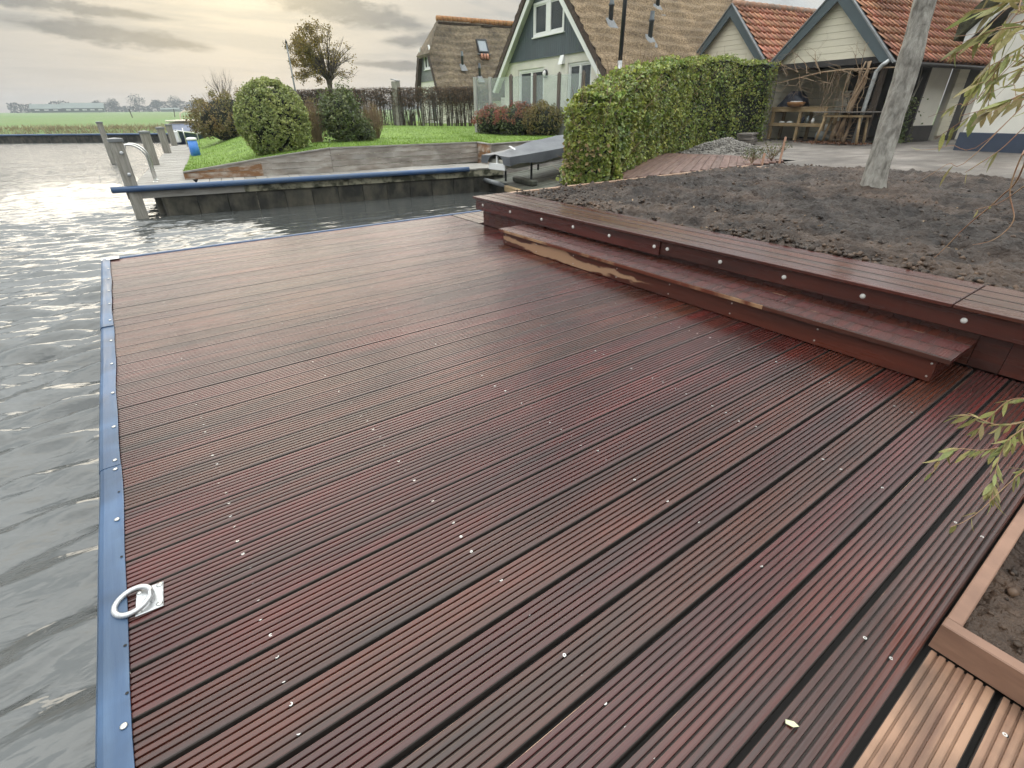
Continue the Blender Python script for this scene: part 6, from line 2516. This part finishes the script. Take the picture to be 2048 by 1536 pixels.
# ------------------------------------------------------------------ the willow
def build_willow():
    w = thing('willow_tree', 'pale grey tree trunk in the soil bed with drooping willow twigs', 'tree', (8.13, 2.88, 0.30))
    # trunk, slightly sinuous
    n, m_ = 40, 22
    vs = []
    for i in range(n):
        t = i / (n - 1)
        z = -.1 + 4.6 * t
        zz = z
        r = .138 - .022 * min(zz / 2.1, 2.2) + .03 * math.exp(-zz * 9) + .012 * math.exp(-((zz - 1.55) / .12) ** 2)
        cx, cy = -.012 * zz + .02 * math.sin(zz * 1.4), .055 * zz + .018 * math.sin(zz * 1.9 + 1)
        for k in range(m_):
            a = 2 * math.pi * k / m_
            rr_ = r * (1 + .10 * mnoise.noise(Vector((math.cos(a) * 1.3, math.sin(a) * 1.3, zz * 2.2))) + .05 * mnoise.noise(Vector((math.cos(a) * 4, math.sin(a) * 4, zz * 7))))
            vs.append((cx + math.cos(a) * rr_, cy + math.sin(a) * rr_, z))
    fs = []
    for i in range(n - 1):
        for k in range(m_):
            a, b = i * m_ + k, i * m_ + (k + 1) % m_
            fs.append((a, b, b + m_, a + m_))
    mb = MB()
    mb.add(vs, fs)
    mb.build('trunk', M['bark'], w, True)
    # torn bark strip leaning on the trunk
    o = Vector((8.13, 2.88, .30))
    lb = MB()
    top = Vector((-.05, .27, 4.45))
    ends = [Vector((-2.6, -1.6, 4.3)), Vector((-3.9, -2.3, 3.6)), Vector((-5.2, -2.5, 2.9)), Vector((1.6, 1.5, 5.2)), Vector((-.8, 2.3, 5.0)), Vector((1.5, -1.9, 5.0))]
    for e in ends:
        md = top.lerp(e, .5) + Vector((0, 0, .45))
        lb.tube([top + Vector((0, 0, -.15)), top.lerp(md, .5) + Vector((0, 0, .15)), md, md.lerp(e, .55) + Vector((0, 0, .08)), e], [.075, .06, .045, .03, .018], 7)
    lb.build('limbs', M['bark'], w, True)
    # hanging twigs: world polylines (start high on a limb, tip low); each twig carries its own leaves
    rr = random.Random(17)
    blades = []
    for q in range(7):
        V, F = [], []
        wd, curl, tw_ = rr.uniform(.105, .15), rr.uniform(-.14, .26), rr.uniform(-.5, .5)
        for (t, ww) in ((0, .08), (.22, .75), (.52, 1.0), (.8, .6), (1, .02)):
            cz, an = curl * t * t, tw_ * t
            ca, sa = math.cos(an) * wd * ww, math.sin(an) * wd * ww
            V += [(t, ca, cz + sa - .2 * wd * ww), (t, .02 * math.sin(t * 5), cz), (t, -ca, cz - sa - .2 * wd * ww)]
        for i in range(4):
            F += [(i * 3, i * 3 + 1, i * 3 + 4, i * 3 + 3), (i * 3 + 1, i * 3 + 2, i * 3 + 5, i * 3 + 4)]
        me = bpy.data.meshes.new('leaf')
        me.from_pydata(V, [], F)
        me.materials.append(M['willow'])
        me.polygons.foreach_set('use_smooth', [True] * len(F))
        me.update()
        blades.append(me)

    def twig(pts, r0, lv=0.0, seg=6):
        P = [Vector(p) - o for p in pts]
        out = []
        for i in range(len(P) - 1):
            for k in range(seg):
                t = k / seg
                a, b = P[i], P[i + 1]
                p0, p3 = P[max(i - 1, 0)], P[min(i + 2, len(P) - 1)]
                out.append(0.5 * ((2 * a) + (b - p0) * t + (2 * p0 - 5 * a + 4 * b - p3) * t * t + (3 * a - p0 - 3 * b + p3) * t ** 3))
        out.append(P[-1])
        rad = [r0 * (1 - .75 * i / (len(out) - 1)) for i in range(len(out))]
        tg = MB().tube(out, rad, 5).build('twig', M['twig'], w, True)
        L = sum((b - a).length for a, b in zip(out, out[1:]))
        near_ = pts[-1][2] < 1.0
        L = sum((b - a).length for a, b in zip(out[12:], out[13:]))
        for _ in range(int(L * lv * (1.5 if near_ else 1.7))):
            i = rr.randint(len(out) // 2, len(out) - 2)
            p = out[i].lerp(out[i + 1], rr.random())
            d = (out[i + 1] - out[i]).normalized()
            side = Vector((rr.gauss(0, 1), rr.gauss(0, 1), rr.gauss(0, 1))).normalized()
            a = (d * .55 + side * .6 + Vector((0, 0, -.55))).normalized()
            nrm = a.cross(Vector((rr.gauss(0, 1), rr.gauss(0, 1), rr.gauss(0, 1)))).normalized()
            b = nrm.cross(a)
            l = rr.uniform(.042, .085) * (.72 if near_ else 1.0)
            lf = bpy.data.objects.new('leaf', rr.choice(blades))
            col.objects.link(lf)
            lf.parent = tg
            lf.matrix_local = Matrix(((a.x * l, b.x * l, nrm.x * l, p.x), (a.y * l, b.y * l, nrm.y * l, p.y), (a.z * l, b.z * l, nrm.z * l, p.z), (0, 0, 0, 1)))
    tips_ = [Vector((5.53, 1.28, 4.6)), Vector((4.23, .58, 3.9)), Vector((2.93, .38, 3.2))]
    for pts, r0, lv in WILLOW_TWIGS:
        a = Vector(pts[0])
        e = min(tips_, key=lambda q: (q.xy - a.xy).length)
        md = a.lerp(e, .5) + Vector((.25, -.30, .15))
        pts = [tuple(e), tuple(md)] + list(pts)
        twig(pts, r0 * 1.3, lv)
        if lv and pts[-1][2] > 1.0:
            for _ in range(2):
                j = Vector((rr.gauss(0, .10), rr.gauss(0, .10), rr.gauss(0, .10)))
                twig([tuple(Vector(p) + j + Vector((rr.gauss(0, .02), rr.gauss(0, .02), rr.gauss(0, .02)))) for p in pts[:-1]], r0 * .8, lv * .22)


WILLOW_TWIGS = []
WILLOW_TWIGS += [
    ([(2.538, 0.513, 1.546), (2.516, 0.615, 1.539), (2.498, 0.688, 1.532), (2.499, 0.761, 1.506)], 0.0028, 22),
    ([(2.641, 0.496, 1.577), (2.613, 0.629, 1.564), (2.594, 0.71, 1.546), (2.6, 0.771, 1.517), (2.618, 0.82, 1.495)], 0.003, 20),
    ([(2.757, 0.454, 1.487), (2.731, 0.605, 1.436), (2.73, 0.703, 1.397), (2.744, 0.767, 1.375)], 0.003, 30),
    ([(2.468, 0.386, 1.417), (2.446, 0.515, 1.353), (2.431, 0.585, 1.311), (2.429, 0.669, 1.282)], 0.0028, 26),
    ([(2.861, 0.453, 1.449), (2.835, 0.61, 1.347), (2.829, 0.721, 1.295), (2.827, 0.835, 1.191)], 0.003, 16),
    ([(2.376, 0.336, 1.325), (2.358, 0.448, 1.283), (2.343, 0.505, 1.185), (2.324, 0.567, 1.113)], 0.0026, 10),
    ([(2.906, 0.619, 1.725), (2.891, 0.737, 1.626), (2.895, 0.768, 1.487), (2.904, 0.749, 1.386)], 0.0028, 30),
    ([(2.417, 0.55, 1.638), (2.401, 0.627, 1.611), (2.391, 0.675, 1.585), (2.374, 0.734, 1.585)], 0.0026, 40),
    ([(3.034, 0.586, 1.558), (3.008, 0.726, 1.489), (2.992, 0.8, 1.442), (2.992, 0.809, 1.353)], 0.003, 30),
    ([(2.729, 0.555, 1.604), (2.719, 0.643, 1.5), (2.71, 0.693, 1.443), (2.718, 0.674, 1.307)], 0.003, 34),
    ([(3.898, 0.803, 1.713), (4.219, 0.775, 1.013), (4.391, 0.849, 0.811), (4.538, 0.987, 0.588), (4.581, 1.084, 0.374), (4.58, 1.183, 0.238)], 0.0055, 0),
    ([(3.84, 0.677, 1.227), (3.876, 0.735, 1.108), (3.912, 0.729, 0.908), (3.907, 0.658, 0.76), (3.884, 0.694, 0.653), (3.861, 0.774, 0.608)], 0.0045, 0),
    ([(3.558, 0.521, 1.132), (3.629, 0.631, 0.96), (3.707, 0.708, 0.865), (3.781, 0.812, 0.805)], 0.004, 3),
    ([(2.148, 0.076, 0.645), (2.077, 0.108, 0.534), (2.041, 0.16, 0.504), (2.009, 0.181, 0.431), (1.992, 0.189, 0.395)], 0.0022, 30),
    ([(2.028, 0.048, 0.596), (1.961, 0.087, 0.508), (1.919, 0.142, 0.468), (1.913, 0.207, 0.469), (1.905, 0.24, 0.459)], 0.0022, 34),
    ([(1.869, 0.023, 0.6), (1.841, 0.082, 0.532), (1.809, 0.104, 0.464), (1.771, 0.088, 0.384), (1.739, 0.064, 0.324)], 0.0022, 55),
    ([(1.907, 0.013, 0.558), (1.869, 0.076, 0.472), (1.838, 0.138, 0.413), (1.816, 0.206, 0.382), (1.771, 0.214, 0.301)], 0.002, 28),
    ([(1.787, -0.018, 0.529), (1.747, 0.04, 0.445), (1.666, 0.076, 0.299), (1.632, 0.106, 0.247)], 0.0018, 14),
]
build_willow()


def build_soil_litter():
    n = 420
    xy = np.stack([4.2 + 6.2 * rng.random(n) ** 1.3, rng.uniform(0.1, 5.5, n)], -1)
    z = 0.352 + 0.075 * fbm(xy[:, 0] * 5.5, xy[:, 1] * 5.5, 4)
    P = np.concatenate([xy, z[:, None]], -1)
    o = leaf_mesh('soil_litter', P, np.tile([0, 0, 1.0], (n, 1)), (.015, .05), M['litter_pale'], aspect=.4, bias=.7)
    tag(o, 'scattered straw and leaf scraps on the soil of the raised bed', 'litter', kind='stuff')


M['litter_pale'] = mat('soil_scraps', (.30, .21, .13), .8, isl=.6, var=.3)
build_soil_litter()


def build_fallen_leaf():
    l = MB()
    p = [(0, 0, .004), (.006, .012, .006), (.004, .030, .004), (-.006, .030, .004), (-.010, .014, .007), (0, .016, .003)]
    l.add(p, [(0, 1, 5), (1, 2, 5), (2, 3, 5), (3, 4, 5), (4, 0, 5)])
    o = l.build('fallen_leaf', M['fallen'])
    o.location = (.93, .115, 0)
    o.rotation_euler = (0, 0, .5)
    tag(o, 'single pale green leaf lying on the deck near the planter', 'leaf')


M['fallen'] = mat('pale_fallen_leaf', (.55, .58, .36), .5, var=.1)
build_fallen_leaf()


def build_haze():
    h = MB().box(-420, 420, -60, 760, -4.2, 17.5).build('haze', M['haze'])
    tag(h, 'thin pale air over the whole scene', 'haze', kind='stuff')


def haze_material():
    m = bpy.data.materials.new('thin_haze')
    m.use_nodes = True
    N, L = m.node_tree.nodes, m.node_tree.links
    N.remove(N['Principled BSDF'])
    v = N.new('ShaderNodeVolumePrincipled')
    v.inputs['Color'].default_value = (0.80, 0.86, 0.93, 1)
    v.inputs['Density'].default_value = 0.00065
    v.inputs['Anisotropy'].default_value = 0.0
    for k in ('Density Attribute', 'Temperature Attribute', 'Color Attribute'):
        v.inputs[k].default_value = ''
    try:
        m.cycles.homogeneous_volume = True
    except Exception:
        pass
    L.new(v.outputs[0], N['Material Output'].inputs['Volume'])
    return m


HAZE = True
if HAZE:
    M['haze'] = haze_material()
    build_haze()
